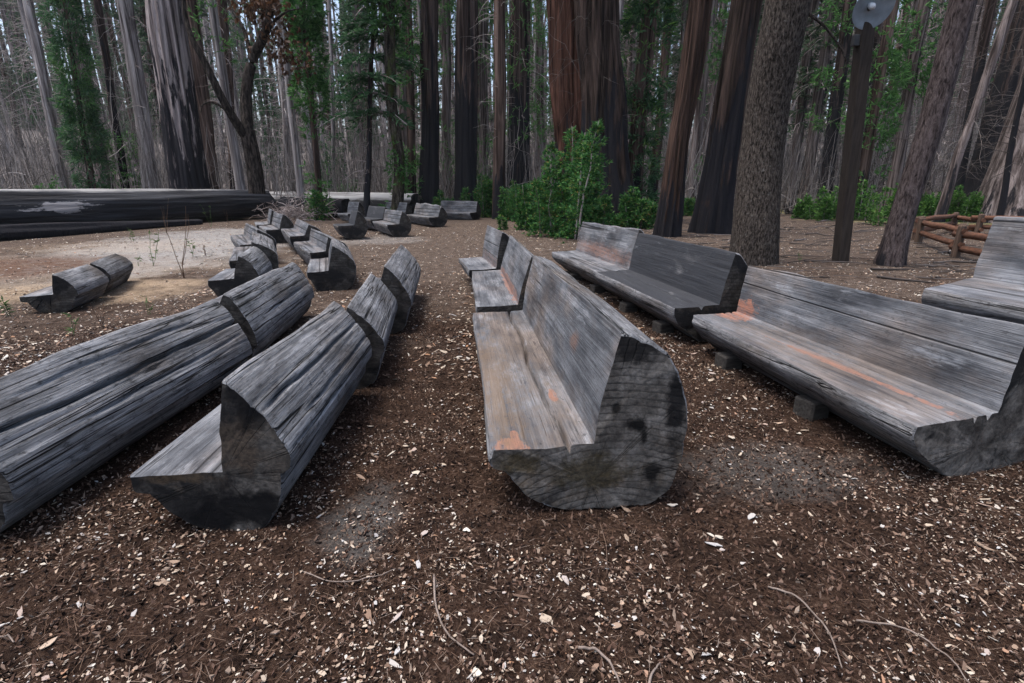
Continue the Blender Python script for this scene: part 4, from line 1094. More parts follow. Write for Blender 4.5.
# far wood, one mass
mb = MB()
n = 720
Yt = r.uniform(95, 135, n); ut = r.uniform(-320, 1350, n)
xt = (ut - 512) / F_PX * Yt
zt_ = gz(xt, Yt)
P = np.stack([np.stack([xt, Yt, zt_ - 0.5], -1), np.stack([xt + r.normal(0, .5, n), Yt, zt_ + 18.0], -1), np.stack([xt + r.normal(0, 1, n), Yt, zt_ + r.uniform(30, 42, n)], -1)], 1)
tubes(mb, P, np.outer(r.uniform(0.2, 0.5, n), [1, 0.75, 0.3]), 6, 1)
m_ = 34000
ii = r.integers(0, n, m_)
zf = r.uniform(1, 40, m_)
keep = (fbm(xt[ii] * 0.06, zf * 0.08, 0, 88, 3) + r.normal(0, 0.35, m_) > 0.05 + zf / 50)
ii, zf = ii[keep], zf[keep]
pf = np.stack([xt[ii] + r.normal(0, 1.6, len(ii)), Yt[ii] + r.normal(0, 1.0, len(ii)), zf + zt_[ii]], -1)
sprays(mb, pf, r.normal(0, 1, (len(ii), 3)), r, 5, 1.3, 0.42, 0.7, 0.35, 0)
nb = 14000
ib = r.integers(0, n, nb)
pb = np.stack([xt[ib] + r.normal(0, 2.0, nb), Yt[ib] - 2, np.abs(r.normal(0, 13, nb)) + zt_[ib]], -1)
db = np.stack([r.normal(0, 0.7, nb), 0 * xt[ib], r.normal(0.3, 0.7, nb)], -1)
tubes(mb, bez_paths(pb, db, r.uniform(2, 5, nb), r.uniform(0, .5, nb), 4, r, 0.04), np.outer(r.uniform(0.03, 0.06, nb), np.linspace(1, .4, 4)), 3, 2)
tag(mb.build('distant_wood', [M['far_green'], M['b_greybrown'], M['brush']]), 'far-off mixed wood of grey trunks and thin green closing the view', 'wood', kind='stuff')

# ------------------------------------------------------------------ bushes and saplings
def bush(label, u, v, w, h, seed, n=900, mat='bush', name='bush', lf=0.16, wd=0.05, Y=None, group='green bushes at the edge of the clearing'):
    """several upright leafy shoots with side sprays, narrow tops and gaps between"""
    if Y is None: x, y = unproj(u, v)
    else: x, y = at_depth(u, 190, Y)[0], Y
    root = empty(name, (x, y, float(gz(x, y))))
    tag(root, label, 'bush', group)
    r = rng(seed)
    ns = max(5, int(w * 6))
    ms, mf = MB(), MB()
    bx, by = r.normal(0, w * 0.24, ns), r.normal(0, w * 0.2, ns)
    hs = h * r.uniform(0.62, 1.0, ns) * np.sqrt(np.maximum(0.12, 1 - (bx / (w * 0.56)) ** 2))
    hs[0] = h; bx[0] *= 0.3
    P = bez_paths(np.stack([bx, by, 0 * bx], -1), np.stack([bx / w * 0.5, by / w * 0.5, np.ones(ns)], -1), hs, np.zeros(ns), 6, r, 0.015)
    tubes(ms, P, np.outer(0.008 + hs * 0.008, np.linspace(1, 0.3, 6)), 5)
    ms.build('stem', M['twig'], root)
    k = n
    i = r.choice(ns, k, p=hs / hs.sum())
    f = r.uniform(0.03, 0.98, k)
    pos = P[i, np.minimum((f * 5).astype(int), 4)] * (1 - (f * 5 % 1))[:, None] + P[i, np.minimum((f * 5).astype(int) + 1, 5)] * (f * 5 % 1)[:, None]
    a = r.uniform(0, 6.283, k)
    rr = hs[i] * 0.36 * (1 - f) ** 0.7 * np.sqrt(r.random(k)) * (0.35 + 0.65 * np.sin(f * 19 + i * 2.1) ** 2) + 0.03
    off = np.stack([np.cos(a) * rr, np.sin(a) * rr, -0.12 * rr + r.normal(0, 0.03, k)], -1)
    sprays(mf, pos + off, np.stack([np.cos(a), np.sin(a), r.uniform(0.0, 0.7, k)], -1), r, 7, lf, wd, 0.55, 0.05)
    mf.build('foliage', M[mat], root)
    return root
bush('tall leafy bush before the red-barked sequoia, tallest of the green bushes', 566, 236, 2.7, 3.5, 1, 4600, lf=0.13, wd=0.042)
bush('low round bush at the left foot of the tallest green bush', 531, 229, 1.8, 1.7, 2, 1500, lf=0.14, wd=0.045)
bush('leafy bush at the right foot of the tallest green bush, before the blackened sequoia', 592, 238, 1.1, 1.25, 3, 1000, lf=0.13, wd=0.045)
bush('light green bush behind the rightmost far bench', 486, 214, 2.4, 2.1, 4, 1700, Y=29)
bush('bright bush between the slim black-footed trunk and the tallest green bush', 521, 214, 2.2, 1.9, 5, 1500, Y=26)
bush('small green bush at the foot of the black-and-brown trunk', 437, 200, 1.6, 1.3, 6, 700, Y=29.5)
bush('bush low down between the mossy dark trunk and the red-barked sequoia', 508, 214, 1.5, 1.5, 7, 900, Y=28)
bush('loose green bush between the blackened sequoia and the red-brown trunk', 644, 226, 1.6, 1.6, 8, 1100, Y=21)
bush('small green bush between the red-brown and the dark flared trunk', 692, 211, 1.1, 1.0, 9, 500, Y=30)
bush('green tuft growing by the dead brush pile at the charred log', 318, 215, 0.9, 1.5, 10, 420, Y=27)
bush('little green tuft at the foot of the mossy trunk', 383, 205, 1.2, 0.8, 11, 300, Y=27, mat='sprout')
for i, (u, Yb, w_, h_, lb) in enumerate([(806, 27, 1.5, 1.3, 'young green shrub nearest the stout oak on the right'), (829, 25, 1.3, 1.7, 'young green shrub close left of the lamp post'),
        (868, 25, 2.0, 1.9, 'wide young shrub showing right of the lamp post'), (903, 22, 1.6, 1.9, 'dark young shrub behind the leaning pine'), (948, 25, 1.9, 1.5, 'young shrub above the left end of the rail fence'),
        (975, 24, 1.7, 1.7, 'young shrub above the middle of the rail fence'), (1000, 25, 1.7, 1.9, 'tall young shrub with orange tinge above the high bench'), (1020, 24, 1.6, 1.5, 'young shrub cut by the right edge above the high bench'),
        (850, 33, 1.8, 1.4, 'small far shrub seen past the lamp post on its left'), (925, 30, 2.0, 1.3, 'small far shrub between the pine and the slanting grey-brown trunk')]):
    bush(lb, u, 200, w_ * 0.9, h_ * 0.9, 20 + i, 800, Y=Yb, group='young shrubs beyond the rail fence', lf=0.14, wd=0.045, mat='shrub')
for i, (u, Yb, h_, lb) in enumerate([(10, 26, 1.6, 'olive undergrowth bush at the far left beyond the charred log'), (110, 31, 1.8, 'green undergrowth bush at the foot of the pale trunks beyond the charred log'),
        (45, 31, 2.4, 'dim undergrowth bush under the pale straight dead trunk'), (222, 29, 1.0, 'small green undergrowth right of the huge half-burnt trunk'), (345, 36, 2.2, 'olive undergrowth bush under the layered fir')]):
    bush(lb, u, 190, 2.2, h_, 40 + i, 420, Y=Yb, group='undergrowth beyond the charred log', mat='sprout')

# ------------------------------------------------------------------ fallen logs
def fallen_log(name, label, P0, P1, r0, r1, mat, seed, sides=48, rings=70, rough=0.05, group=None, endmat=None):
    P0, P1 = np.array(P0, float), np.array(P1, float)
    L = np.linalg.norm(P1 - P0)
    d = (P1 - P0) / L
    root = empty(name, (P0[0], P0[1], 0.0), math.atan2(d[1], d[0]) - math.pi / 2)
    tag(root, label, 'log', group)
    ys = np.linspace(0, L, rings)
    th = np.arange(sides) * 2 * math.pi / sides
    TH, YY = np.meshgrid(th, ys)
    rad = (r0 + (r1 - r0) * YY / L)
    rad = rad * (1 + rough * fbm(np.cos(TH) * 2.2, np.sin(TH) * 2.2, YY * 0.16, seed, 3) + rough * 0.5 * fbm(np.cos(TH) * 9, np.sin(TH) * 9, YY * 0.3, seed + 3, 2))
    cz = P0[2] + (P1[2] - P0[2]) * YY / L
    V = np.stack([rad * np.cos(TH), YY + 0.12 * fbm(np.cos(TH) * 3, np.sin(TH) * 3, 0, seed + 8, 2) * ((YY == 0) | (YY == L)), cz + rad * np.sin(TH)], -1)
    mb = MB()
    idx = np.arange(V.shape[0] * sides).reshape(-1, sides); nx = np.roll(idx, -1, 1)
    mb.add(V.reshape(-1, 3), np.stack([idx[:-1], idx[1:], nx[1:], nx[:-1]], -1).reshape(-1, 4))
    mb.build('trunk', mat, root)
    for rg, yy in ((V[0], 0), (V[-1], L)):
        m2 = MB()
        c0 = rg.mean(0)
        m2.add(np.vstack([c0, rg]), np.array([[0, i + 1, (i + 1) % sides + 1] for i in range(sides)]), 0, False)
        m2.build('broken_end', endmat or M['end_dark'], root)
    return root
t = NT('charred_log_wood', 0.7, 0.3)
oc = t.coord()
gr = t.noise(t.map(oc, (7, 0.30, 7)), 1.0, 6, 0.62, 0.4)
fi = t.noise(t.map(oc, (30, 2.0, 30)), 1.0, 4, 0.6)
c = t.ramp(gr, [(0.32, (0.006, 0.006, 0.008)), (0.5, (0.018, 0.019, 0.023)), (0.62, (0.035, 0.037, 0.044)), (0.75, (0.11, 0.108, 0.112))])
s = t.n('SeparateXYZ'); t.l(oc, s.inputs[0])
wb = t.noise(t.map(oc, (1.5, 0.5, 1.5)), 1.0, 5, 0.65)
top = t.ramp(t.math('ADD', s.outputs[2], t.math('MULTIPLY', t.math('SUBTRACT', wb, 0.5), 0.16)), [(0.0, 0.0), (1.0, 0.0)])
tf = t.math('MULTIPLY', t.math('SUBTRACT', t.math('ADD', s.outputs[2], t.math('MULTIPLY', t.math('SUBTRACT', wb, 0.5), 0.25)), 1.40), 10.0)
tfc = t.n('Clamp'); t.l(tf, tfc.inputs[0])
c = t.mix(tfc.outputs[0], c, t.ramp(gr, [(0.3, (0.16, 0.155, 0.15)), (0.7, (0.36, 0.355, 0.35))]))
pn = t.noise(t.map(oc, (3, 1.3, 7)), 1.0, 6, 0.7)
pm = t.blob(oc, (0.75, 7.3, 0.88), (0.6, 1.15, 0.2), pn, 1.6, 0.9, 1.0)
c = t.mix(pm, c, t.ramp(gr, [(0.3, (0.16, 0.15, 0.15)), (0.7, (0.38, 0.36, 0.36))]))
h = t.math('ADD', gr, t.math('MULTIPLY', fi, 0.3))
MCHAR = t.done(c, t.bump(h, 0.9, 0.06))
M['log_pale'] = bark('bleached_log', (0.17, 0.165, 0.165), (0.42, 0.415, 0.41), 6, 6, 0.30, dist=0.04, off=40)
t = NT('bleached_log_wood', 0.8, 0.2)
oc = t.coord()
gr = t.noise(t.map(oc, (8, 0.35, 8)), 1.0, 6, 0.62, 0.4)
c = t.ramp(gr, [(0.32, (0.11, 0.105, 0.105)), (0.5, (0.30, 0.295, 0.29)), (0.7, (0.48, 0.475, 0.47))])
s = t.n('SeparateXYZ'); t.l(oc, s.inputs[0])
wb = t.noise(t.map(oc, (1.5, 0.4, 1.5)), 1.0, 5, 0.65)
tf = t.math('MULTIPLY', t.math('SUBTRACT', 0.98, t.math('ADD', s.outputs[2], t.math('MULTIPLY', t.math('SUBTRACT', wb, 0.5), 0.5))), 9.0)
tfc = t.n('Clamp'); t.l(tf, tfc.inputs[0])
c = t.mix(tfc.outputs[0], c, t.ramp(gr, [(0.3, (0.010, 0.010, 0.011)), (0.7, (0.05, 0.047, 0.045))]))  # lit top and shaded underside painted into the log colour
MPALE = t.done(c, t.bump(gr, 0.8, 0.05))

fallen_log('fallen_log', 'long thick charred fallen log with a pale bare patch, behind the clearing at left', (-19.0, 12.5, 0.74), (-14.2, 30.5, 0.70), 0.80, 0.74, MCHAR, 301, 90, 120, 0.075)
fallen_log('fallen_log', 'low charred log lying against the foot of the thick charred log', (-17.3, 12.0, 0.24), (-14.2, 24.0, 0.06), 0.34, 0.12, M['b_black'], 302, 40, 70, 0.18)
fallen_log('fallen_log', 'bleached pale fallen log stretching behind the far benches', (-19.5, 35.5, 0.70), (-5.3, 29.5, 0.66), 0.70, 0.60, MPALE, 303)
fallen_log('fallen_log', 'short black log end beside the tip of the bleached fallen log', (-5.6, 31.6, 0.55), (-3.2, 31.4, 0.5), 0.45, 0.40, M['b_black'], 304, 24, 20, 0.10)
fallen_log('fallen_log', 'dark stubby charred log lying at the right end of the thick charred log', (-13.0, 30.2, 0.5), (-9.2, 29.4, 0.48), 0.58, 0.52, M['b_black'], 305, 28, 24, 0.10)
fallen_log('fallen_log', 'thin grey fallen log on the ground far behind the stout oak', (17.2, 33.0, 0.14), (20.5, 33.5, 0.14), 0.22, 0.18, M['b_greybrown'], 306, 12, 16, 0.05)
# dead brush pile by the charred log
r = rng(77); mb = MB()
x, y = at_depth(298, 200, 27.2)[0], 27.2
n = 420
p0 = np.stack([r.normal(0, 0.8, n), r.normal(0, 0.5, n), np.abs(r.normal(0, 0.45, n))], -1)
d0 = r.normal(0, 1, (n, 3)); d0[:, 2] = np.abs(d0[:, 2]) * 0.7
d0 /= np.linalg.norm(d0, axis=1, keepdims=True)
tubes(mb, bez_paths(p0, d0, r.uniform(0.3, 1.1, n), r.uniform(0.1, 0.8, n), 5, r, 0.06), np.outer(r.uniform(0.008, 0.022, n), np.linspace(1, .3, 5)), 4)
tag(mb.build('brush_pile', M['twig'], None, (x, y, 0)), 'tangled pile of dead brush at the right end of the thick charred log', 'brush pile')

# ------------------------------------------------------------------ lamp post
x, y = unproj(840, 262)
root = empty('lamp_post', (x, y, 0))
tag(root, 'dark square wooden lamp post with a round pale dish lamp on top', 'lamp post')
M['post'] = plain_noise('dark_post_wood', (0.016, 0.012, 0.010), (0.045, 0.035, 0.028), 3, 0.9, (9, 9, 0.8), 0.6)
topz = at_depth(866, 21, y)[2]
lean = (at_depth(866, 21, y)[0] - x) / topz
mb = MB(); add_box(mb, (0, 0, topz / 2 - 0.1), (0.25, 0.25, topz + 0.2), 0.02)
V = mb.v[0]; V[:, 0] += lean * V[:, 2]; ca, sa = math.cos(0.6), math.sin(0.6)
mb.build('post', M['post'], root)
M['enamel'] = plain_noise('pale_enamel', (0.15, 0.175, 0.20), (0.27, 0.31, 0.35), 4, 0.35, (1, 1, 1), 0.02)
M['metal_dark'] = plain_noise('dark_metal', (0.02, 0.02, 0.022), (0.05, 0.05, 0.052), 9, 0.5)
dc = at_depth(873, 7, y - 0.25) - np.array([x, y, 0])
def lathe(mb, prof, c, ax, sides=40, mat=0):
    ax = np.array(ax, float); ax /= np.linalg.norm(ax)
    u = np.cross(ax, [0, 1, 0.3]); u /= np.linalg.norm(u); v = np.cross(ax, u)
    th = np.arange(sides) * 2 * math.pi / sides
    prof = np.array(prof)
    V = np.array(c) + prof[:, None, 1, None] * ax + prof[:, None, 0, None] * (np.cos(th)[None, :, None] * u + np.sin(th)[None, :, None] * v)
    idx = np.arange(len(prof) * sides).reshape(-1, sides); nx = np.roll(idx, -1, 1)
    mb.add(V.reshape(-1, 3), np.stack([idx[:-1], nx[:-1], nx[1:], idx[1:]], -1).reshape(-1, 4), mat)
axd = np.array([0.0, -0.88, -0.47])
mb = MB(); lathe(mb, [(0.001, -0.10), (0.10, -0.10), (0.16, -0.06), (0.30, 0.0), (0.365, 0.03), (0.37, 0.035), (0.365, 0.036), (0.30, 0.008), (0.15, -0.045), (0.001, -0.06)], dc, axd)
mb.build('reflector', M['enamel'], root)
mb = MB(); lathe(mb, [(0.001, 0.10), (0.04, 0.095), (0.06, 0.05), (0.055, 0.0), (0.045, -0.05), (0.045, -0.08)], dc + np.array([-0.04, 0, 0.02]), axd, 20)
mb.build('bulb', plain_noise('frosted_glass', (0.5, 0.52, 0.55), (0.62, 0.65, 0.68), 4, 0.25), root)
mb = MB()
tubes(mb, np.array([[[lean * topz, 0, topz - 0.05], [lean * topz, -0.02, topz + 0.1], dc + np.array([-0.06, 0.02, 0.0]), dc + np.array([0.0, -0.03, 0.0])], [[lean * topz - .1, -.1, topz + .04], [lean * topz - .04, -.12, topz + .1], [lean * topz + .08, -.12, topz + .1], [lean * topz + .2, -.12, topz + .09]]]), np.array([[0.035, 0.03, 0.028, 0.05], [0.012] * 4]), 8, cap=True)
mb.build('bracket', M['metal_dark'], root)
mb = MB(); bxp = at_depth(854, 41, y) - np.array([x, y, 0]); add_box(mb, bxp + np.array([0.03, -0.02, 0]), (0.14, 0.12, 0.2), 0.01)
mb.build('switch_box', M['metal_dark'], root)

# ------------------------------------------------------------------ split rail fence
M['rail'] = plain_noise('split_cedar', (0.055, 0.025, 0.016), (0.16, 0.075, 0.045), 2.5, 0.85, (2, 2, 9), 0.5)
M['fpost'] = plain_noise('fence_post_wood', (0.045, 0.030, 0.022), (0.14, 0.092, 0.066), 4, 0.9, (9, 9, 1.2), 0.5)
def rail_fence(label, pts, h=0.72, rails=2):
    p0 = np.array(pts[0])
    root = empty('rail_fence', (p0[0], p0[1], 0))
    tag(root, label, 'fence', 'split rail fence runs')
    r = rng(int(abs(p0[0]) * 100))
    pts = [np.array([*p, 0.0]) - np.array([p0[0], p0[1], 0]) for p in pts]
    for i, p in enumerate(pts):
        for k in (-1, 1):
            mb = MB(); add_box(mb, (p[0] + 0.10 * k, p[1] + 0.10 * k, h / 2 - 0.05), (0.15, 0.13, h + 0.1 + r.uniform(-.05, .1)), 0.03, r.uniform(-.4, .4))
            mb.v[0][:, 0] += mb.v[0][:, 2] * r.normal(0, 0.05) - 0
            mb.build('post', M['fpost'], root)
        if i:
            a, b = pts[i - 1], p
            d = (b - a) / np.linalg.norm(b - a)
            for k in range(rails):
                z = 0.22 + 0.30 * k + (0.08 if i % 2 else 0)
                q = np.stack([a - d * 0.25 + [0, 0, z], a * .67 + b * .33 + [0, 0, z + r.normal(0, .015)], a * .33 + b * .67 + [0, 0, z + r.normal(0, .015)], b + d * 0.25 + [0, 0, z]])
                mb = MB(); tubes(mb, q[None], np.array([[0.075, 0.085, 0.08, 0.07]]), 5, cap=True)
                mb.build('rail', M['rail'], root)
    return root
pA, pB, pC = unproj(918, 243), unproj(930, 248), unproj(955, 257)
rail_fence('near zigzag run of the split rail fence, orange rails ending behind the high bench', [pA, pC, unproj(1004, 268), unproj(1060, 275)])
rail_fence('back run of the split rail fence, smaller and farther off than the near run', [(pA[0] + .6, pA[1] + .9), unproj(952, 232), unproj(976, 236), unproj(1040, 238)])

# ------------------------------------------------------------------ small plants on the ash ground
def weed(label, u, v, h, seed, dry=False, leaves=14, group='weeds on the clearing'):
    x, y = unproj(u, v)
    r = rng(seed)
    root = empty('weed', (x, y, float(gz(x, y))))
    tag(root, label, 'plant', group)
    ns = 3 if dry else 2
    ms = MB()
    P = bez_paths(np.zeros((ns, 3)) + r.normal(0, 0.015, (ns, 3)) * [1, 1, 0], np.stack([r.normal(0, .12, ns), r.normal(0, .12, ns), np.ones(ns)], -1), h * r.uniform(0.6, 1, ns), np.zeros(ns), 6, r, 0.02)
    tubes(ms, P, np.outer(np.full(ns, 0.004 + h * 0.003), np.linspace(1, .4, 6)), 5)
    ms.build('stem', M['dry_weed' if dry else 'weed'], root)
    mf = MB()
    k = leaves
    i, j = r.integers(0, ns, k), r.integers(1, 6, k)
    sprays(mf, P[i, j], np.stack([r.normal(0, 1, k), r.normal(0, 1, k), r.uniform(0, .8, k)], -1), r, 3, (0.05 if dry else 0.09), (0.010 if dry else 0.022), .5, .1)
    mf.build('foliage', M['dry_weed' if dry else 'weed'], root)
for i, (u, v, h, dry, lb) in enumerate([(153, 262, 0.95, False, 'tall single-stemmed green weed on the white ash ground'), (182, 270, 1.35, True, 'tall dry brown weed stalk at the edge of the white ash ground'),
        (166, 232, 1.3, True, 'dry brown weed standing on the far ash ground'), (211, 226, 1.1, False, 'thin upright green shoot before the charred log'), (132, 240, 0.5, False, 'small leafy green weed in the far left of the ash ground'),
        (138, 262, 0.22, False, 'low grassy tuft on the white ash ground'), (192, 255, 0.5, False, 'pale green weed right of the tall dry stalk'), (228, 222, 0.7, True, 'dry tuft before the charred log near the narrow benches'),
        (72, 330, 0.25, False, 'small green sprig before the long left log bench'), (103, 325, 0.35, True, 'reddish dry sprig before the long left log bench'), (4, 302, 0.3, False, 'small green sprig at the left edge of the clearing'),
        (148, 312, 0.2, False, 'tiny green sprig between the notched bench and the long log bench'), (15, 236, 0.35, False, 'green weed at the foot of the low charred log'), (205, 254, 0.3, True, 'short dry weed beside the black triangular bench end'),
        (800, 262, 0.2, False, 'little green sprig near the stout oak'), (296, 224, 0.5, True, 'dry stems before the dead brush pile')]):
    weed(lb, u, v, h, 600 + i, dry, 4 if h < 0.3 else 16)

# ------------------------------------------------------------------ litter
M['chip'] = island('wood_chips', [(0.0, (0.10, 0.065, 0.048)), (0.22, (0.20, 0.13, 0.092)), (0.4, (0.31, 0.235, 0.175)), (0.58, (0.43, 0.36, 0.28)), (0.74, (0.38, 0.37, 0.36)), (0.84, (0.30, 0.16, 0.09)), (0.93, (0.48, 0.42, 0.34)), (1.0, (0.58, 0.54, 0.47))], 0.85)
M['mulch'] = island('bark_mulch', [(0.0, (0.008, 0.005, 0.004)), (0.35, (0.038, 0.022, 0.0155)), (0.65, (0.092, 0.054, 0.039)), (0.9, (0.15, 0.103, 0.078)), (1.0, (0.26, 0.20, 0.155))], 0.95)
M['dead_needles'] = island('fallen_needles', [(0.0, (0.018, 0.010, 0.007)), (0.5, (0.07, 0.040, 0.025)), (0.85, (0.14, 0.09, 0.062)), (1.0, (0.26, 0.21, 0.175))], 0.9)
r = rng(31337)
def scatter(n, ymin, ymax, power, clump, seed, spread=1.12):
    y = ymin + (ymax - ymin) * r.random(n * 2) ** power
    x = (r.random(n * 2) * 2 - 1) * (y * spread + 0.6)
    k = fbm(x * 1.9, y * 1.9, 0, seed, 4, 0.65) * clump + r.random(n * 2) > 0.5
    return x[k][:n], y[k][:n]
def flakes(mb, x, y, L, W, th, lift, sides=6, tilt=0.25, mat=0):
    """irregular thin chips, each a small slab"""
    n = len(x)
    z = gz(x, y) + 0.011 * fbm(x * 2.2, y * 2.2, 0, 11, 3) * np.clip(1.25 - np.hypot(x, y - 2) / 14, 0, 1) + lift
    a = r.uniform(0, 6.283, n)
    ang = np.arange(sides) * 2 * math.pi / sides
    ang = (ang[None] + r.uniform(-0.42, 0.42, (n, sides)))
    rad = r.uniform(0.5, 1.25, (n, sides))
    lx = np.cos(ang) * rad * L[:, None] / 2
    ly = np.sin(ang) * rad * W[:, None] / 2
    ex = np.stack([np.cos(a), np.sin(a), r.normal(0, tilt, n)], -1)
    ey = np.stack([-np.sin(a), np.cos(a), r.normal(0, tilt, n)], -1)
    top = np.stack([x, y, z], -1)[:, None, :] + lx[..., None] * ex[:, None] + ly[..., None] * ey[:, None]
    top[..., 2] += th[:, None] + 0.25 * (lx ** 2) / (L[:, None] + 1e-6) * r.normal(0.4, 0.6, n)[:, None]
    bot = top - np.array([0, 0, 1.0]) * (th[:, None, None] * 1.6)
    V = np.stack([top, bot], 1).reshape(-1, 3)
    base = (np.arange(n) * sides * 2)[:, None]
    cap = base + np.arange(sides)[None]
    i0 = np.arange(sides); i1 = np.roll(i0, -1)
    sd = np.stack([base + i0[None], base + sides + i0[None], base + sides + i1[None], base + i1[None]], -1).reshape(-1, 4)
    n0 = mb.n
    mb.add(V, sd, mat, False)
    mb.f.append((cap + n0, mat, False))
mb = MB()
x, y = scatter(38000, 1.0, 9, 1.15, 0.8, 71)
Ls = 0.004 + 0.017 * r.random(len(x)) ** 3.6
flakes(mb, x, y, Ls * r.uniform(1.0, 1.8, len(x)), Ls * r.uniform(0.6, 1.0, len(x)), 0.001 + 0 * x, 0.008, 6)
x, y = scatter(560, 1.0, 6.5, 1.0, 0.9, 72)
Ls = 0.022 + 0.022 * r.random(len(x)) ** 2
flakes(mb, x, y, Ls * r.uniform(1.1, 1.9, len(x)), Ls * r.uniform(0.45, 0.9, len(x)), 0.0018 + 0 * x, 0.011, 8)
x, y = scatter(30000, 4.0, 24, 1.1, 0.5, 73)
Ls = 0.015 + 0.035 * r.random(len(x)) ** 2
flakes(mb, x, y, Ls * r.uniform(1.1, 2.0, len(x)), Ls * r.uniform(0.5, 0.9, len(x)), 0.002 + 0 * x, 0.010, 5)
tag(mb.build('wood_chips', M['chip']), 'pale wood chips and bark flakes strewn over the forest floor', 'wood chips', kind='stuff')
mb = MB()
x, y = scatter(52000, 0.95, 6.0, 1.0, 0.2, 74)
Ls = 0.006 + 0.014 * r.random(len(x)) ** 2
flakes(mb, x, y, Ls * 1.8, Ls * 0.8, 0.005 * r.random(len(x)) + 0.001, 0.008 * r.random(len(x)), 4, 0.6)
tag(mb.build('bark_mulch', M['mulch']), 'dark crumbled bark mulch covering the ground between the benches', 'mulch', kind='stuff')
mb = MB()
x, y = scatter(36000, 0.95, 7.0, 1.0, 0.2, 75)
n = len(x)
a = r.uniform(0, 6.283, n); Lw = r.uniform(0.02, 0.07, n)
p0 = np.stack([x, y, gz(x, y) + r.uniform(0.006, 0.018, n)], -1)
d0 = np.stack([np.cos(a), np.sin(a), r.normal(0, .12, n)], -1)
sd = np.stack([-np.sin(a), np.cos(a), 0 * a], -1) * 0.0009
V = np.stack([p0 - sd, p0 + sd, p0 + sd * .6 + d0 * Lw[:, None], p0 - sd * .6 + d0 * Lw[:, None]], 1)
V[:, 2:, 2] = np.maximum(V[:, 2:, 2], p0[:, None, 2] - 0.006)
mb.add(V.reshape(-1, 3), np.arange(n * 4).reshape(-1, 4), 0, False)
tag(mb.build('fallen_needles', M['dead_needles']), 'brown fallen needles and fibres lying over the mulch', 'needles', kind='stuff')
mb = MB()
x, y = scatter(2600, 9, 34, 1.0, 0.5, 76)
k = x > 1.5; x, y = x[k], y[k]; n = len(x)
a = r.normal(0, 0.7, n)
P = bez_paths(np.stack([x, y, gz(x, y) + 0.03], -1), np.stack([np.cos(a), np.sin(a), 0 * a], -1), r.uniform(0.2, 1.1, n), np.zeros(n), 4, r, 0.03)
P[..., 2] = np.maximum(P[..., 2], 0.02 + gz(P[..., 0], P[..., 1]))
tubes(mb, P, np.outer(0.005 + 0.02 * r.random(n) ** 3, [1, .9, .7, .4]), 5)
tag(mb.build('stick_litter', M['twig_dim']), 'fallen sticks and bark strips littering the ground behind the right benches', 'sticks', kind='stuff')

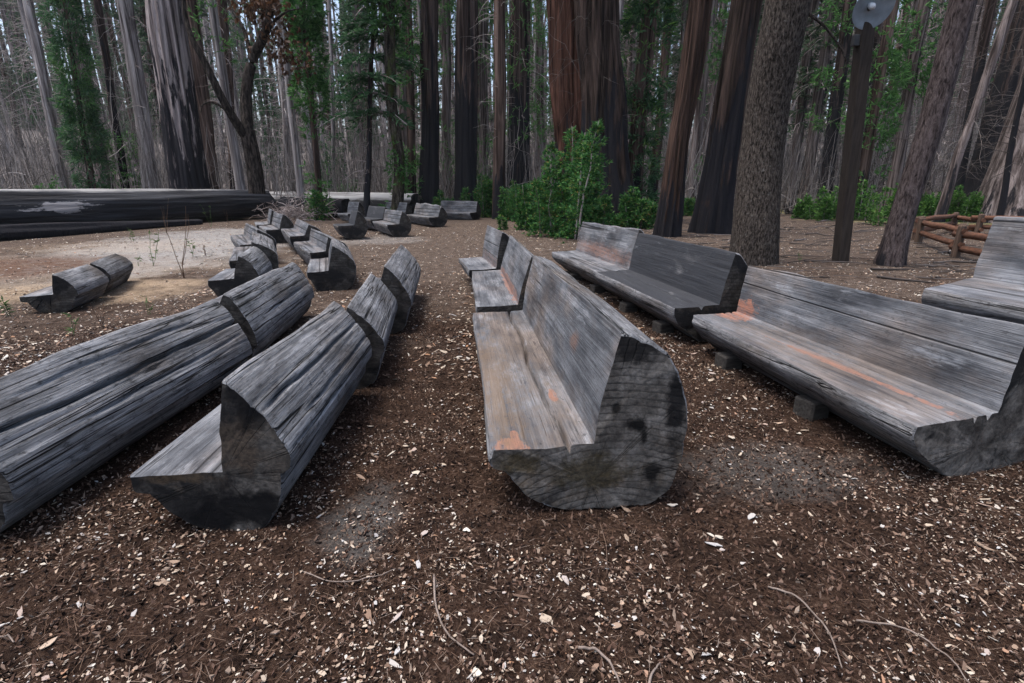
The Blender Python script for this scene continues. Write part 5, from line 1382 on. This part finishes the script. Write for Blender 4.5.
# single twigs in front
M['twig_near'] = plain_noise('near_twig', (0.10, 0.075, 0.06), (0.26, 0.21, 0.18), 30, 0.85)
M['twig_dark'] = plain_noise('near_twig_dark', (0.05, 0.03, 0.022), (0.13, 0.085, 0.06), 30, 0.85)
for i, (px, rad, mt, lb) in enumerate([
        ([(434, 576), (436, 606), (447, 632), (474, 656)], 0.0048, 'near', 'thick straight-then-bent grey twig lying in the middle foreground'),
        ([(300, 570), (335, 582), (375, 577), (396, 570)], 0.003, 'near', 'thin bowed twig below the scorched step-shaped bench end'),
        ([(768, 586), (800, 600), (828, 632), (842, 668)], 0.0042, 'near', 'long curved pale twig in the right foreground'),
        ([(856, 621), (905, 630), (945, 655), (970, 684)], 0.0036, 'near', 'long thin twig at the lower right corner, arching to the bottom edge'),
        ([(578, 648), (595, 650), (612, 666), (622, 690)], 0.0055, 'near', 'stubby purple-grey twig at the bottom edge in the middle'),
        ([(648, 690), (652, 674), (660, 664)], 0.005, 'near', 'short pale twig end at the bottom edge right of the stubby one'),
        ([(460, 553), (476, 544), (500, 546), (514, 562)], 0.0028, 'dark', 'thin twig arching on the ground left of the broad sawn bench end'),
        ([(600, 523), (606, 545), (607, 575)], 0.0028, 'dark', 'thin dark twig below the broad sawn bench end'),
        ([(66, 560), (84, 540), (100, 538)], 0.003, 'dark', 'small dark twig by the long split-backed bench end'),
        ([(560, 575), (600, 568), (640, 572), (660, 570)], 0.002, 'dark', 'faint thin twig lying level in the lower middle'),
        ([(840, 540), (870, 560), (905, 590), (925, 612)], 0.0022, 'dark', 'faint long thin twig in the right middle foreground'),
        ([(0, 636), (8, 636), (14, 642)], 0.004, 'near', 'short pale twig at the left edge in the lower corner')]):
    P = []
    for (u, v) in px:
        a_, b_ = unproj(u, v, 0.015)
        P.append((a_, b_, float(gz(a_, b_)) + 0.017))
    Q = catmull(np.array(P), 7)
    Q[:, 2] += 0.006 * fbm(np.arange(len(Q)) * 0.4, i, 0, 5, 2)
    o3 = Q[0].copy(); o3[2] = 0
    mb = MB(); tubes(mb, (Q - o3)[None], (np.linspace(1, 0.55, len(Q)) * rad)[None], 7, cap=True)
    tag(mb.build('twig', M['twig_near' if mt == 'near' else 'twig_dark'], None, tuple(o3)), lb, 'twig', 'single twigs in the foreground')


# ------------------------------------------------------------------ thin pale air among the far trees
hz = bpy.data.materials.new('pale_air')
hz.use_nodes = True
ht = hz.node_tree
ht.nodes.remove(ht.nodes['Principled BSDF'])
pv = ht.nodes.new('ShaderNodeVolumePrincipled')
pv.inputs['Color'].default_value = (0.86, 0.90, 0.95, 1)
pv.inputs['Density'].default_value = 0.0002
pv.inputs['Anisotropy'].default_value = 0.2
ht.links.new(pv.outputs[0], ht.nodes['Material Output'].inputs['Volume'])
mb = MB()
bx = np.array([[x_, y_, z_] for x_ in (-345, 345) for y_ in (-80, 445) for z_ in (-2.0, 92.0)], float)
mb.add(bx, np.array([[0, 1, 3, 2], [4, 6, 7, 5], [0, 4, 5, 1], [2, 3, 7, 6], [0, 2, 6, 4], [1, 5, 7, 3]]), 0, False)
tag(mb.build('haze', hz), 'faint pale haze hanging among the far trees', 'haze', kind='stuff')
